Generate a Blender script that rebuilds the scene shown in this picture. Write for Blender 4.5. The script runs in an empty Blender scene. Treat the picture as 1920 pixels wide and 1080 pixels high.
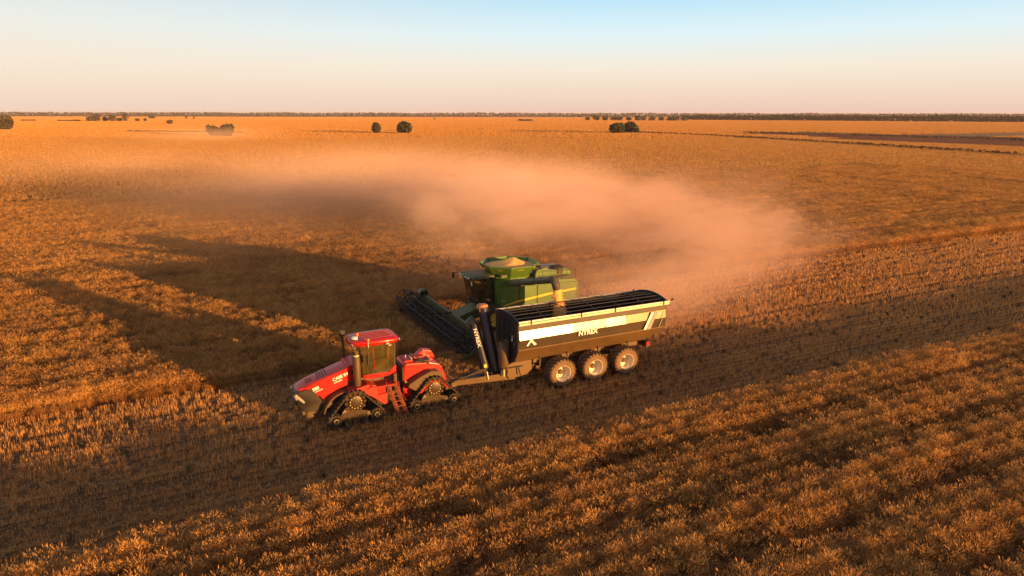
import bpy, bmesh, math, random
import numpy as np
from mathutils import Vector, Matrix, Euler
R = math.radians
D = bpy.data
scn = bpy.context.scene
COL = scn.collection

# ------------------------------------------------------------------ camera
PITCH, AZ, CAMH, ROLL = R(14.3), R(243.4), 15.0, R(0.09)
cd = D.cameras.new('camera'); cam = D.objects.new('camera', cd); COL.objects.link(cam)
cd.sensor_width = 36; cd.lens = 24; cd.clip_start = 0.5; cd.clip_end = 30000
cam.matrix_world = (Matrix.Translation((0, 0, CAMH)) @ Matrix.Rotation(AZ - R(90), 4, 'Z')
                    @ Matrix.Rotation(R(90) - PITCH, 4, 'X') @ Matrix.Rotation(ROLL, 4, 'Z'))
scn.camera = cam

# ------------------------------------------------------------------ sky, sun, exposure
SUN_EL, SUN_AZ = R(4.1), R(118)            # azimuth counted from +X towards +Y, pointing to the sun
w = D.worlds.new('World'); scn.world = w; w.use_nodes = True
nt = w.node_tree; nt.nodes.clear()
def N(t, k, **kw):
    n = t.nodes.new(k)
    for a, b in kw.items(): setattr(n, a, b)
    return n
sky = N(nt, 'ShaderNodeTexSky', sky_type='NISHITA', sun_disc=False, sun_elevation=SUN_EL,
        sun_rotation=R(90) - SUN_AZ, altitude=100, air_density=1.0, dust_density=1.6, ozone_density=1.5)
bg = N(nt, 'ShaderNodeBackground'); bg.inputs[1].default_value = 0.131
geo = N(nt, 'ShaderNodeNewGeometry'); sx = N(nt, 'ShaderNodeSeparateXYZ')
tcw = N(nt, 'ShaderNodeTexCoord')
nt.links.new(tcw.outputs['Generated'], sx.inputs[0])
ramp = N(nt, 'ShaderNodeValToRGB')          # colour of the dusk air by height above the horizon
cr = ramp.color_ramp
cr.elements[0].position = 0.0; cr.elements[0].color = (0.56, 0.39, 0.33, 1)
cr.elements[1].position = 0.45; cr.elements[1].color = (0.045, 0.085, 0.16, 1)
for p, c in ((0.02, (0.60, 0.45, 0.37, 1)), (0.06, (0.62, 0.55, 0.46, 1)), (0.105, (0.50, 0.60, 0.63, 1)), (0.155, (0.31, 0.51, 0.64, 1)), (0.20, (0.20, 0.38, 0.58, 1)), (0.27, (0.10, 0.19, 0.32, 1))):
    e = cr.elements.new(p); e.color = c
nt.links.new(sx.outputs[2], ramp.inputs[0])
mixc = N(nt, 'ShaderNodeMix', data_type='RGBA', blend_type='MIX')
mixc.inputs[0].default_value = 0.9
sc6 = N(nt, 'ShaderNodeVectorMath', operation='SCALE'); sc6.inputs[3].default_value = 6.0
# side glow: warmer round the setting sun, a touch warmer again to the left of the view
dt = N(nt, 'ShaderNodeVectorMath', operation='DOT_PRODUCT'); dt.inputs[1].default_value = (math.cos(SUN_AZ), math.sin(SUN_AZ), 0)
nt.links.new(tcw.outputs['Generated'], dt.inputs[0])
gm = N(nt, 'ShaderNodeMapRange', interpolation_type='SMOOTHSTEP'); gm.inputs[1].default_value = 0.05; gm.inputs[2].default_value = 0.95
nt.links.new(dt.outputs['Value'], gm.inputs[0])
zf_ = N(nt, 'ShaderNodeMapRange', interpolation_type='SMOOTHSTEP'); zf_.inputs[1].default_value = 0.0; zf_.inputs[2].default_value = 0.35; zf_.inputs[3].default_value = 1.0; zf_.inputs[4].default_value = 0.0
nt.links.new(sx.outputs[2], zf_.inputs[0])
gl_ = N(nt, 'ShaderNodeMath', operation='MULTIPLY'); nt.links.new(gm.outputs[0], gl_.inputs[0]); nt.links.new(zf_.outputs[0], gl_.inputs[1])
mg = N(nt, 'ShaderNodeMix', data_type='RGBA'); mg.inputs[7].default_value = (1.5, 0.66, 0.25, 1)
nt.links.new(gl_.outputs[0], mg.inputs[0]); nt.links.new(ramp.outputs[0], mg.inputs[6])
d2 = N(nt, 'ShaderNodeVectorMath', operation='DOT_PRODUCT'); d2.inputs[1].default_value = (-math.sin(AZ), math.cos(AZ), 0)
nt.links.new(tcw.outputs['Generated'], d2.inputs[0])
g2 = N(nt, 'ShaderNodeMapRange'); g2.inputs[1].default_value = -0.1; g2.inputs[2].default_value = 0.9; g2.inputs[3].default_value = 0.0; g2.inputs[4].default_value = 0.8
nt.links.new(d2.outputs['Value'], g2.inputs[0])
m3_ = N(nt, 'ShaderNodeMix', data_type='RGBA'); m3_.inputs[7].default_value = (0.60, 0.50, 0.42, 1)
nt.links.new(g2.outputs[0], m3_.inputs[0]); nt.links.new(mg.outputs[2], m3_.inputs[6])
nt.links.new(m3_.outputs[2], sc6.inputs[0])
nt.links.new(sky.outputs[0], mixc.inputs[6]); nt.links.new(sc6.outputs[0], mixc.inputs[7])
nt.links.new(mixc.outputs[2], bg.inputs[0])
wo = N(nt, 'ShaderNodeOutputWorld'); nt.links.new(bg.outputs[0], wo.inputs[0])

sd = D.lights.new('sun', 'SUN'); sun = D.objects.new('sun', sd); COL.objects.link(sun)
sd.energy = 5.0; sd.angle = R(0.45); sd.color = (1.0, 0.50, 0.145)
sdir = Vector((math.cos(SUN_EL) * math.cos(SUN_AZ), math.cos(SUN_EL) * math.sin(SUN_AZ), math.sin(SUN_EL)))
sun.rotation_euler = sdir.to_track_quat('Z', 'Y').to_euler()
sun.location = (0, 0, 60)
vs = scn.view_settings
vs.view_transform = 'Standard'; vs.look = 'None'; vs.exposure = 1.03; vs.gamma = 1.0
scn.cycles.max_bounces = 7; scn.cycles.diffuse_bounces = 2; scn.cycles.glossy_bounces = 2; scn.cycles.volume_bounces = 5; scn.cycles.transparent_max_bounces = 8
scn.cycles.use_denoising = True
scn.cycles.volume_step_rate = 1.0; scn.cycles.volume_max_steps = 160

# ------------------------------------------------------------------ projection helpers (photo pixels -> ground)
CH = Vector((math.cos(AZ), math.sin(AZ), 0)); CR = Vector((math.sin(AZ), -math.cos(AZ), 0))
def gp(x, y, z=0.0):
    cy = y - 540; dn = cy * math.cos(PITCH) + 1280 * math.sin(PITCH); fw = 1280 * math.cos(PITCH) - cy * math.sin(PITCH)
    t = (CAMH - z) / dn; p = CH * fw * t + CR * (x - 960) * t
    return p.x, p.y
def pol(px, F, z=0.0):                      # a point F metres ahead on the image column px near the horizon
    p = CH * F + CR * (px - 960) / 1321.0 * F
    return Vector((p.x, p.y, z))
def inview(X, Y, m):
    F = X * CH.x + Y * CH.y; r = X * CR.x + Y * CR.y
    if F < 5: return False
    c, s = math.cos(PITCH), math.sin(PITCH)
    dep = F * c + CAMH * s; dn = CAMH * c - F * s
    lim = 0.75 * dep + m
    return abs(r) < lim and dn < 0.4219 * dep + m * 0.45

# ------------------------------------------------------------------ materials
MATS = {}
def mat(name, col, rough=0.5, metal=0.0, var=0.15, scale=6.0, dust=0.0, dustcol=(0.30, 0.165, 0.065), coat=0.0, bump=0.0, attr=None, coord='Object'):
    if name in MATS: return MATS[name]
    m = D.materials.new(name); m.use_nodes = True; t = m.node_tree; b = t.nodes['Principled BSDF']
    b.inputs['Roughness'].default_value = rough; b.inputs['Metallic'].default_value = metal
    if coat: b.inputs['Coat Weight'].default_value = coat; b.inputs['Coat Roughness'].default_value = 0.12
    tc = N(t, 'ShaderNodeTexCoord')
    nz = N(t, 'ShaderNodeTexNoise'); nz.inputs['Scale'].default_value = scale; nz.inputs['Detail'].default_value = 5
    t.links.new(tc.outputs[coord], nz.inputs['Vector'])
    mr = N(t, 'ShaderNodeMapRange'); mr.inputs[1].default_value = 0.3; mr.inputs[2].default_value = 0.7
    mr.inputs[3].default_value = 1 - var; mr.inputs[4].default_value = 1 + var
    t.links.new(nz.outputs[0], mr.inputs[0])
    sc = N(t, 'ShaderNodeVectorMath', operation='SCALE'); sc.inputs[0].default_value = col[:3]
    t.links.new(mr.outputs[0], sc.inputs[3]); out = sc.outputs[0]
    if dust:
        n2 = N(t, 'ShaderNodeTexNoise'); n2.inputs['Scale'].default_value = scale * 0.45; n2.inputs['Detail'].default_value = 8; n2.inputs['Roughness'].default_value = 0.7
        t.links.new(tc.outputs[coord], n2.inputs['Vector'])
        m2 = N(t, 'ShaderNodeMapRange'); m2.inputs[1].default_value = 0.38; m2.inputs[2].default_value = 0.68; m2.inputs[3].default_value = dust * 0.35; m2.inputs[4].default_value = dust
        t.links.new(n2.outputs[0], m2.inputs[0])
        mx = N(t, 'ShaderNodeMix', data_type='RGBA'); mx.inputs[7].default_value = (*dustcol, 1)
        t.links.new(m2.outputs[0], mx.inputs[0]); t.links.new(out, mx.inputs[6]); out = mx.outputs[2]
        rr = N(t, 'ShaderNodeMapRange'); rr.inputs[3].default_value = rough; rr.inputs[4].default_value = min(1, rough + 0.45)
        t.links.new(m2.outputs[0], rr.inputs[0]); t.links.new(rr.outputs[0], b.inputs['Roughness'])
    t.links.new(out, b.inputs['Base Color'])
    if bump:
        bp = N(t, 'ShaderNodeBump'); bp.inputs['Strength'].default_value = bump; bp.inputs['Distance'].default_value = 0.02
        t.links.new(nz.outputs[0], bp.inputs['Height']); t.links.new(bp.outputs[0], b.inputs['Normal'])
    MATS[name] = m; return m

RED = mat('red_paint', (0.50, 0.006, 0.004), 0.36, dust=0.03, coat=0.12)
REDD = mat('dusty_red_paint', (0.38, 0.008, 0.006), 0.5, dust=0.10)
BLK = mat('black_plastic', (0.013, 0.011, 0.009), 0.5, dust=0.07)
BLKG = mat('glossy_black', (0.012, 0.012, 0.014), 0.2, dust=0.12)
DMET = mat('dark_metal', (0.05, 0.045, 0.04), 0.45, 0.3, dust=0.55)
TMET = mat('tan_dusty_metal', (0.065, 0.038, 0.016), 0.5, 0.2, dust=0.28)
TRKM = mat('track_metal', (0.040, 0.024, 0.010), 0.45, 0.3, dust=0.10)
RUB = mat('rubber', (0.016, 0.015, 0.014), 0.8, dust=0.22, scale=3)
TYRE = mat('dusty_tyre', (0.10, 0.07, 0.045), 0.85, dust=0.7, scale=4)
CHAR = mat('charcoal_paint', (0.045, 0.042, 0.045), 0.42, 0.1, dust=0.35, scale=1.5)
CHARC = mat('charcoal_shaded', (0.011, 0.013, 0.020), 0.4, 0.0, dust=0.015)  # shaded copy of the charcoal: bluish front shade put into the colour
BINSIDE = mat('charcoal_sunlit_side', (0.026, 0.015, 0.006), 0.42, 0.1, dust=0.13, scale=1.2)  # sunlit copy of the charcoal: brown of the low sun in its colour
BINLOW = mat('charcoal_sunlit_lower', (0.085, 0.046, 0.014), 0.5, 0.1, dust=0.3, scale=1.2)  # lighter sunlit copy of the charcoal, orange sunlight put into the colour
SHEEN = mat('polished_glow_band', (0.34, 0.20, 0.085), 0.27, 0.0, var=0.06, dust=0.0, scale=1.0)  # gold of the reflected sunset glow is put into the base colour
RAIL = mat('rail_cream', (0.72, 0.62, 0.45), 0.35, 0.2, dust=0.15)
INSIDE = mat('bin_inside', (0.008, 0.008, 0.010), 0.7, var=0.1)
WHITE = mat('white_paint', (0.85, 0.74, 0.55), 0.35, dust=0.10)
WLET = mat('white_lettering', (0.85, 0.82, 0.75), 0.5, var=0.03)
GREYL = mat('grey_decal', (0.30, 0.27, 0.25), 0.45, var=0.05)
GREEN = mat('green_paint', (0.045, 0.150, 0.012), 0.38, dust=0.25, dustcol=(0.26, 0.21, 0.05), coat=0.3, scale=2)
GREEND = mat('dark_green_paint', (0.018, 0.07, 0.018), 0.5, dust=0.3, scale=2)
YEL = mat('yellow_stripe', (0.85, 0.55, 0.02), 0.35, dust=0.05)
YELP = mat('yellow_plastic', (0.75, 0.62, 0.05), 0.45, var=0.05)
ORG = mat('amber_lens', (0.85, 0.16, 0.02), 0.25, var=0.05)
REDL = mat('red_lens', (0.5, 0.01, 0.01), 0.25, var=0.05)
SILV = mat('light_lens', (0.75, 0.72, 0.62), 0.12, 0.6, var=0.05)
WIRE = mat('grey_wire', (0.05, 0.05, 0.06), 0.8, 0.0, var=0.05)
SEATM = mat('tan_seat', (0.32, 0.22, 0.10), 0.7)
BLUE = mat('blue_cloth', (0.05, 0.16, 0.28), 0.8)
SKIN = mat('skin', (0.42, 0.24, 0.16), 0.6)
GRAIN = mat('golden_grain', (0.96, 0.46, 0.12), 0.8, var=0.22, scale=30, bump=0.6)
CHROME = mat('bright_bolt', (0.80, 0.66, 0.36), 0.35, 0.3, var=0.05)
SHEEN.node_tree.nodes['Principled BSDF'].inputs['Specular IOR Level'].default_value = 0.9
def glass_mat(name, col, alpha):
    m = D.materials.new(name); m.use_nodes = True; t = m.node_tree; t.nodes.clear()
    tr = N(t, 'ShaderNodeBsdfTransparent'); tr.inputs[0].default_value = (*col, 1)
    gl = N(t, 'ShaderNodeBsdfGlossy'); gl.inputs['Roughness'].default_value = 0.06
    df = N(t, 'ShaderNodeBsdfDiffuse'); df.inputs[0].default_value = (0.30, 0.22, 0.08, 1)
    nz = N(t, 'ShaderNodeTexNoise'); nz.inputs['Scale'].default_value = 2.5; nz.inputs['Detail'].default_value = 6
    mr = N(t, 'ShaderNodeMapRange'); mr.inputs[1].default_value = 0.3; mr.inputs[2].default_value = 0.8; mr.inputs[3].default_value = alpha * 0.4; mr.inputs[4].default_value = alpha * 1.5
    t.links.new(nz.outputs[0], mr.inputs[0])
    m1 = N(t, 'ShaderNodeMixShader'); t.links.new(mr.outputs[0], m1.inputs[0]); t.links.new(tr.outputs[0], m1.inputs[1]); t.links.new(df.outputs[0], m1.inputs[2])
    fr = N(t, 'ShaderNodeFresnel'); fr.inputs[0].default_value = 1.5
    m2 = N(t, 'ShaderNodeMixShader'); t.links.new(fr.outputs[0], m2.inputs[0]); t.links.new(m1.outputs[0], m2.inputs[1]); t.links.new(gl.outputs[0], m2.inputs[2])
    o = N(t, 'ShaderNodeOutputMaterial'); t.links.new(m2.outputs[0], o.inputs[0]); return m
GLASS = glass_mat('tinted_glass', (0.62, 0.56, 0.32), 0.22)
GLASSD = glass_mat('dark_cab_glass', (0.35, 0.33, 0.24), 0.20)

# ------------------------------------------------------------------ mesh helpers
class MB:
    def __init__(s): s.v = []; s.f = []; s.m = []
    def add(s, vs, fs, mi=0):
        o = len(s.v); s.v += [tuple(p) for p in vs]; s.f += [tuple(i + o for i in f) for f in fs]; s.m += [mi] * len(fs); return s
    def hexa(s, p, mi=0):                    # p: bottom 4 ccw, top 4 ccw
        return s.add(p, [(3, 2, 1, 0), (4, 5, 6, 7), (0, 1, 5, 4), (1, 2, 6, 5), (2, 3, 7, 6), (3, 0, 4, 7)], mi)
    def box(s, x0, x1, y0, y1, z0, z1, mi=0):
        return s.hexa([(x0, y0, z0), (x1, y0, z0), (x1, y1, z0), (x0, y1, z0), (x0, y0, z1), (x1, y0, z1), (x1, y1, z1), (x0, y1, z1)], mi)
    def prism(s, poly, a, b, axis='y', mi=0):  # poly (u,w) extruded from a to b along axis
        f = {'y': lambda u, w, t: (u, t, w), 'x': lambda u, w, t: (t, u, w), 'z': lambda u, w, t: (u, w, t)}[axis]
        n = len(poly); vs = [f(u, w_, a) for u, w_ in poly] + [f(u, w_, b) for u, w_ in poly]
        return s.add(vs, [tuple(range(n)), tuple(range(2 * n - 1, n - 1, -1))] + [(i, (i + 1) % n, (i + 1) % n + n, i + n) for i in range(n)], mi)
    def loft(s, rings, mi=0, cap=True, closed=True):
        n = len(rings[0]); vs = [p for r in rings for p in r]; fs = []
        for k in range(len(rings) - 1):
            for i in range(n if closed else n - 1):
                j = (i + 1) % n; fs.append((k * n + i, k * n + j, (k + 1) * n + j, (k + 1) * n + i))
        if cap: fs += [tuple(range(n)), tuple(range((len(rings) - 1) * n, len(rings) * n))]
        return s.add(vs, fs, mi)
    def tube(s, path, r, n=10, mi=0, cap=True):
        path = [Vector(p) for p in path]; rs = r if isinstance(r, (list, tuple)) else [r] * len(path); rings = []
        up = Vector((0, 0, 1))
        for i, p in enumerate(path):
            d = (path[min(i + 1, len(path) - 1)] - path[max(i - 1, 0)]).normalized()
            a = d.cross(up)
            if a.length < 0.1: a = d.cross(Vector((1, 0, 0)))
            a.normalize(); b = d.cross(a)
            rings.append([p + (a * math.cos(2 * math.pi * k / n) + b * math.sin(2 * math.pi * k / n)) * rs[i] for k in range(n)])
        return s.loft(rings, mi, cap)
    def bar(s, p0, p1, w_, h_=None, mi=0):
        h_ = h_ or w_; p0, p1 = Vector(p0), Vector(p1); d = (p1 - p0).normalized()
        a = d.cross(Vector((0, 0, 1)))
        if a.length < 0.05: a = d.cross(Vector((1, 0, 0)))
        a.normalize(); b = a.cross(d)
        c = [(-1, -1), (1, -1), (1, 1), (-1, 1)]
        return s.loft([[p + a * (u * w_ / 2) + b * (v * h_ / 2) for u, v in c] for p in (p0, p1)], mi)
    def lathe(s, prof, c, n=24, mi=0, axis='y', cap=False):
        c = Vector(c); rings = []
        for r_, t in prof:
            ring = []
            for k in range(n):
                q = 2 * math.pi * k / n; u, v = r_ * math.cos(q), r_ * math.sin(q)
                ring.append(c + (Vector((u, t, v)) if axis == 'y' else Vector((u, v, t)) if axis == 'z' else Vector((t, u, v))))
            rings.append(ring)
        return s.loft(rings, mi, cap)
    def build(s, name, mats, parent=None, smooth=None, bevel=0, seg=2, solid=0, recalc=True):
        me = D.meshes.new(name); me.from_pydata(s.v, [], s.f)
        for m in (mats if isinstance(mats, (list, tuple)) else [mats]): me.materials.append(m)
        me.polygons.foreach_set('material_index', s.m)
        if recalc:
            bm = bmesh.new(); bm.from_mesh(me); bmesh.ops.recalc_face_normals(bm, faces=bm.faces); bm.to_mesh(me); bm.free()
        o = D.objects.new(name, me); COL.objects.link(o)
        if parent: o.parent = parent
        if smooth:
            me.polygons.foreach_set('use_smooth', [True] * len(me.polygons)); me.set_sharp_from_angle(angle=R(smooth))
        if solid:
            md = o.modifiers.new('solid', 'SOLIDIFY'); md.thickness = solid
        if bevel:
            md = o.modifiers.new('bevel', 'BEVEL'); md.width = bevel; md.segments = seg; md.limit_method = 'ANGLE'; md.angle_limit = R(35)
        return o
def tag(o, label=None, cat=None, group=None, kind=None):
    for k, v in (('label', label), ('category', cat), ('group', group), ('kind', kind)):
        if v: o[k] = v
    return o
def empty(name, loc): o = D.objects.new(name, None); COL.objects.link(o); o.location = loc; return o
def text(name, s, loc, size, xdir, updir, m, parent, thick=0.004, bold=0.02, sx=1.0):
    cu = D.curves.new(name, 'FONT'); cu.body = s; cu.size = size; cu.extrude = thick; cu.offset = bold * size
    cu.materials.append(m); o = D.objects.new(name, cu); COL.objects.link(o); o.parent = parent
    x = Vector(xdir).normalized(); u = Vector(updir); z = x.cross(u).normalized(); u = z.cross(x)
    M = Matrix((x * sx, u, z)).transposed().to_4x4(); M.translation = Vector(loc)
    me = D.meshes.new_from_object(o); D.objects.remove(o); o = D.objects.new(name, me); COL.objects.link(o); o.parent = parent
    if not me.materials: me.materials.append(m)
    o.matrix_local = M; return o
def copy_tree(o, parent=None):
    c = o.copy(); COL.objects.link(c); c.parent = parent
    for ch in list(o.children): copy_tree(ch, c)
    return c
def struct(o): o['kind'] = 'structure'; return o

# ------------------------------------------------------------------ ground and fields
EDGE_NEAR, EDGE_MID, EDGE_FAR = -24.9, -38.8, -49.7     # crop edges, all parallel to X
HEADX = -16.6                                            # cut front under the header
def field_mat(name, c1, c2, micro, s1=0.25, s2=3.0, furrow=0.0):
    """crop or soil seen as a surface: patchy colour, and the tilt of countless small stems as the surface normal"""
    m = D.materials.new(name); m.use_nodes = True; t = m.node_tree; b = t.nodes['Principled BSDF']
    b.inputs['Roughness'].default_value = 0.9; b.inputs['Specular IOR Level'].default_value = 0.1
    g = N(t, 'ShaderNodeNewGeometry')
    mp = N(t, 'ShaderNodeMapping'); mp.inputs['Scale'].default_value = (0.35, 1, 1); t.links.new(g.outputs['Position'], mp.inputs['Vector'])
    a = N(t, 'ShaderNodeTexNoise'); a.inputs['Scale'].default_value = s1; a.inputs['Detail'].default_value = 6; t.links.new(mp.outputs[0], a.inputs['Vector'])
    c = N(t, 'ShaderNodeTexNoise'); c.inputs['Scale'].default_value = s2; c.inputs['Detail'].default_value = 4; t.links.new(mp.outputs[0], c.inputs['Vector'])
    ad = N(t, 'ShaderNodeMath', operation='ADD'); t.links.new(a.outputs[0], ad.inputs[0]); t.links.new(c.outputs[0], ad.inputs[1])
    mr = N(t, 'ShaderNodeMapRange'); mr.inputs[1].default_value = 0.75; mr.inputs[2].default_value = 1.25; t.links.new(ad.outputs[0], mr.inputs[0])
    mx = N(t, 'ShaderNodeMix', data_type='RGBA'); mx.inputs[6].default_value = (*c1, 1); mx.inputs[7].default_value = (*c2, 1)
    t.links.new(mr.outputs[0], mx.inputs[0]); t.links.new(mx.outputs[2], b.inputs['Base Color'])
    if micro:
        wn = N(t, 'ShaderNodeTexWhiteNoise'); sc = N(t, 'ShaderNodeVectorMath', operation='SCALE'); sc.inputs[3].default_value = 7.0
        t.links.new(g.outputs['Position'], sc.inputs[0]); fl = N(t, 'ShaderNodeVectorMath', operation='FLOOR'); t.links.new(sc.outputs[0], fl.inputs[0])
        t.links.new(fl.outputs[0], wn.inputs['Vector'])
        sb = N(t, 'ShaderNodeVectorMath', operation='SUBTRACT'); sb.inputs[1].default_value = (0.5, 0.5, 0.5); t.links.new(wn.outputs['Color'], sb.inputs[0])
        s2_ = N(t, 'ShaderNodeVectorMath', operation='MULTIPLY'); s2_.inputs[1].default_value = (micro, micro, micro * 0.2); t.links.new(sb.outputs[0], s2_.inputs[0])
        ad2 = N(t, 'ShaderNodeVectorMath', operation='ADD'); t.links.new(g.outputs['Normal'], ad2.inputs[0]); t.links.new(s2_.outputs[0], ad2.inputs[1])
        no = N(t, 'ShaderNodeVectorMath', operation='NORMALIZE'); t.links.new(ad2.outputs[0], no.inputs[0]); t.links.new(no.outputs[0], b.inputs['Normal'])
    return m
SOIL = field_mat('soil', (0.11, 0.048, 0.019), (0.19, 0.088, 0.034), 0.6)
FARW = field_mat('far_crop', (0.42, 0.22, 0.08), (0.60, 0.34, 0.12), 7.0, 0.01, 0.05)
FARW2 = field_mat('far_crop_pale', (0.58, 0.33, 0.14), (0.68, 0.42, 0.20), 6.0, 0.006, 0.03)
FARD = field_mat('far_crop_deep', (0.34, 0.15, 0.05), (0.46, 0.22, 0.08), 6.0, 0.004, 0.02)
BROWN = field_mat('fallow', (0.30, 0.11, 0.045), (0.42, 0.16, 0.065), 4.0, 0.01, 0.08)

def ring_ground():
    v, f = [], []; rad = [0, 60, 150, 400, 1000, 2500, 6000, 14000]; n = 48
    v.append((0, -60, 0))
    for r_ in rad[1:]:
        for k in range(n): v.append((r_ * math.cos(2 * math.pi * k / n), -60 + r_ * math.sin(2 * math.pi * k / n), 0))
    for k in range(n): f.append((0, 1 + k, 1 + (k + 1) % n))
    for j in range(len(rad) - 2):
        for k in range(n):
            a, b = 1 + j * n, 1 + (j + 1) * n; f.append((a + k, b + k, b + (k + 1) % n, a + (k + 1) % n))
    m = MB(); m.add(v, f); return m
struct(ring_ground().build('ground', SOIL))
def sheet(name, pts, z, m, kind='structure'):
    b = MB(); b.add([(p[0], p[1], z) for p in pts], [tuple(range(len(pts)))]); o = b.build(name, m)
    for p in o.data.polygons:
        if p.normal.z < 0: p.flip()
    struct(o); return o
F_ = lambda px, F: pol(px, F).xy
# the cropped country beyond the near paddock, field by field (column of the photo, metres ahead)
sheet('far_field', [F_(-1500, 330), F_(3600, 330), F_(3600, 13000), F_(-1500, 13000)], 0.03, FARW)
sheet('pale_field', [F_(-900, 760), F_(1000, 800), F_(1000, 1500), F_(-900, 1250)], 0.06, FARW2)
sheet('deep_field', [F_(-900, 1300), F_(1700, 1150), F_(1500, 1500), F_(900, 2300), F_(-900, 1900)], 0.09, FARD)
sheet('pale_field', [F_(-900, 2100), F_(1150, 2500), F_(1150, 4200), F_(-900, 4200)], 0.12, FARW2)
sheet('golden_field', [F_(1190, 640), F_(2500, 420), F_(2500, 1500), F_(1190, 1900)], 0.12, FARW2)
BRP = [gp(*p) for p in ((1395, 249), (1560, 251), (1750, 254), (1930, 257), (2300, 262), (2300, 282), (1930, 273), (1750, 268), (1560, 260))]
sheet('fallow_field', BRP, 0.18, BROWN)

# ---- crop geometry: patches of stems, instanced over the paddock
rng = np.random.default_rng(7)
def stem_mat(name, lo, hi, transl=0.2):
    m = D.materials.new(name); m.use_nodes = True; t = m.node_tree; b = t.nodes['Principled BSDF']
    b.inputs['Roughness'].default_value = 0.65; b.inputs['Specular IOR Level'].default_value = 0.25
    at = N(t, 'ShaderNodeAttribute', attribute_name='tint')
    g = N(t, 'ShaderNodeNewGeometry'); nz = N(t, 'ShaderNodeTexNoise'); nz.inputs['Scale'].default_value = 0.18; nz.inputs['Detail'].default_value = 5
    t.links.new(g.outputs['Position'], nz.inputs['Vector'])
    mr = N(t, 'ShaderNodeMapRange'); mr.inputs[1].default_value = 0.3; mr.inputs[2].default_value = 0.7; mr.inputs[3].default_value = -0.13; mr.inputs[4].default_value = 0.13
    t.links.new(nz.outputs[0], mr.inputs[0])
    ad = N(t, 'ShaderNodeMath', operation='ADD', use_clamp=True); t.links.new(at.outputs['Fac'], ad.inputs[0]); t.links.new(mr.outputs[0], ad.inputs[1])
    mx = N(t, 'ShaderNodeMix', data_type='RGBA'); mx.inputs[6].default_value = (*lo, 1); mx.inputs[7].default_value = (*hi, 1)
    t.links.new(ad.outputs[0], mx.inputs[0]); t.links.new(mx.outputs[2], b.inputs['Base Color'])
    tr = N(t, 'ShaderNodeBsdfTranslucent'); t.links.new(mx.outputs[2], tr.inputs[0])
    ms = N(t, 'ShaderNodeMixShader'); ms.inputs[0].default_value = transl
    o = t.nodes['Material Output']; t.links.new(b.outputs[0], ms.inputs[1]); t.links.new(tr.outputs[0], ms.inputs[2]); t.links.new(ms.outputs[0], o.inputs[0])
    return m
WHEATM = stem_mat('ripe_crop', (0.24, 0.095, 0.026), (0.88, 0.48, 0.135))
WHEATC = stem_mat('mid_ripe_crop', (0.32, 0.15, 0.042), (0.82, 0.46, 0.14))
WHEATF = stem_mat('far_ripe_crop', (0.42, 0.19, 0.05), (0.82, 0.43, 0.115))
STUBM = stem_mat('stubble_straw', (0.34, 0.15, 0.05), (0.92, 0.50, 0.16), 0.12)
WEEDM = stem_mat('weed_green', (0.03, 0.028, 0.012), (0.08, 0.065, 0.025), 0.1)

def strips(base, dirs, lens, wid, ang, nseg, droop):
    """ribbons: base (n,3), unit dirs (n,3), lengths, widths, facing angle; returns verts (n*(nseg+1)*2,3)"""
    n = len(base); side = np.stack([np.cos(ang), np.sin(ang), np.zeros(n)], 1)
    out = []; p = base.copy(); d = dirs.copy()
    for k in range(nseg + 1):
        wk = wid * (1.0 if k < nseg else 0.35)
        out.append(p - side * wk[:, None] / 2); out.append(p + side * wk[:, None] / 2)
        p = p + d * (lens / nseg)[:, None]
        d = d + droop; d /= np.linalg.norm(d, axis=1)[:, None]
    return np.stack(out, 1).reshape(-1, 3), p
def ribbon_mesh(name, sets, m, mats=None):
    """sets: list of (verts, nseg, tint per ribbon, mat index)"""
    V, F, T, MI = [], [], [], []; off = 0
    for vs_, ns, tint, mi in sets:
        k = (ns + 1) * 2; n = len(vs_) // k; V.append(vs_)
        b = (np.arange(n) * k)[:, None, None] + (np.arange(ns) * 2)[None, :, None] + np.array([0, 1, 3, 2])[None, None, :] + off
        F.append(b.reshape(-1, 4)); T.append(np.repeat(tint, k)); MI.append(np.full(n * ns, mi)); off += len(vs_)
    V = np.concatenate(V); F = np.concatenate(F); T = np.concatenate(T); MI = np.concatenate(MI)
    me = D.meshes.new(name); me.vertices.add(len(V)); me.vertices.foreach_set('co', V.astype(np.float32).ravel())
    me.loops.add(F.size); me.loops.foreach_set('vertex_index', F.astype(np.int32).ravel())
    me.polygons.add(len(F)); me.polygons.foreach_set('loop_start', (np.arange(len(F)) * 4).astype(np.int32))
    for x in m: me.materials.append(x)
    me.polygons.foreach_set('material_index', MI.astype(np.int32))
    me.update(); a = me.attributes.new('tint', 'FLOAT', 'POINT'); a.data.foreach_set('value', T.astype(np.float32))
    return D.objects.new(name, me)
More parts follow.
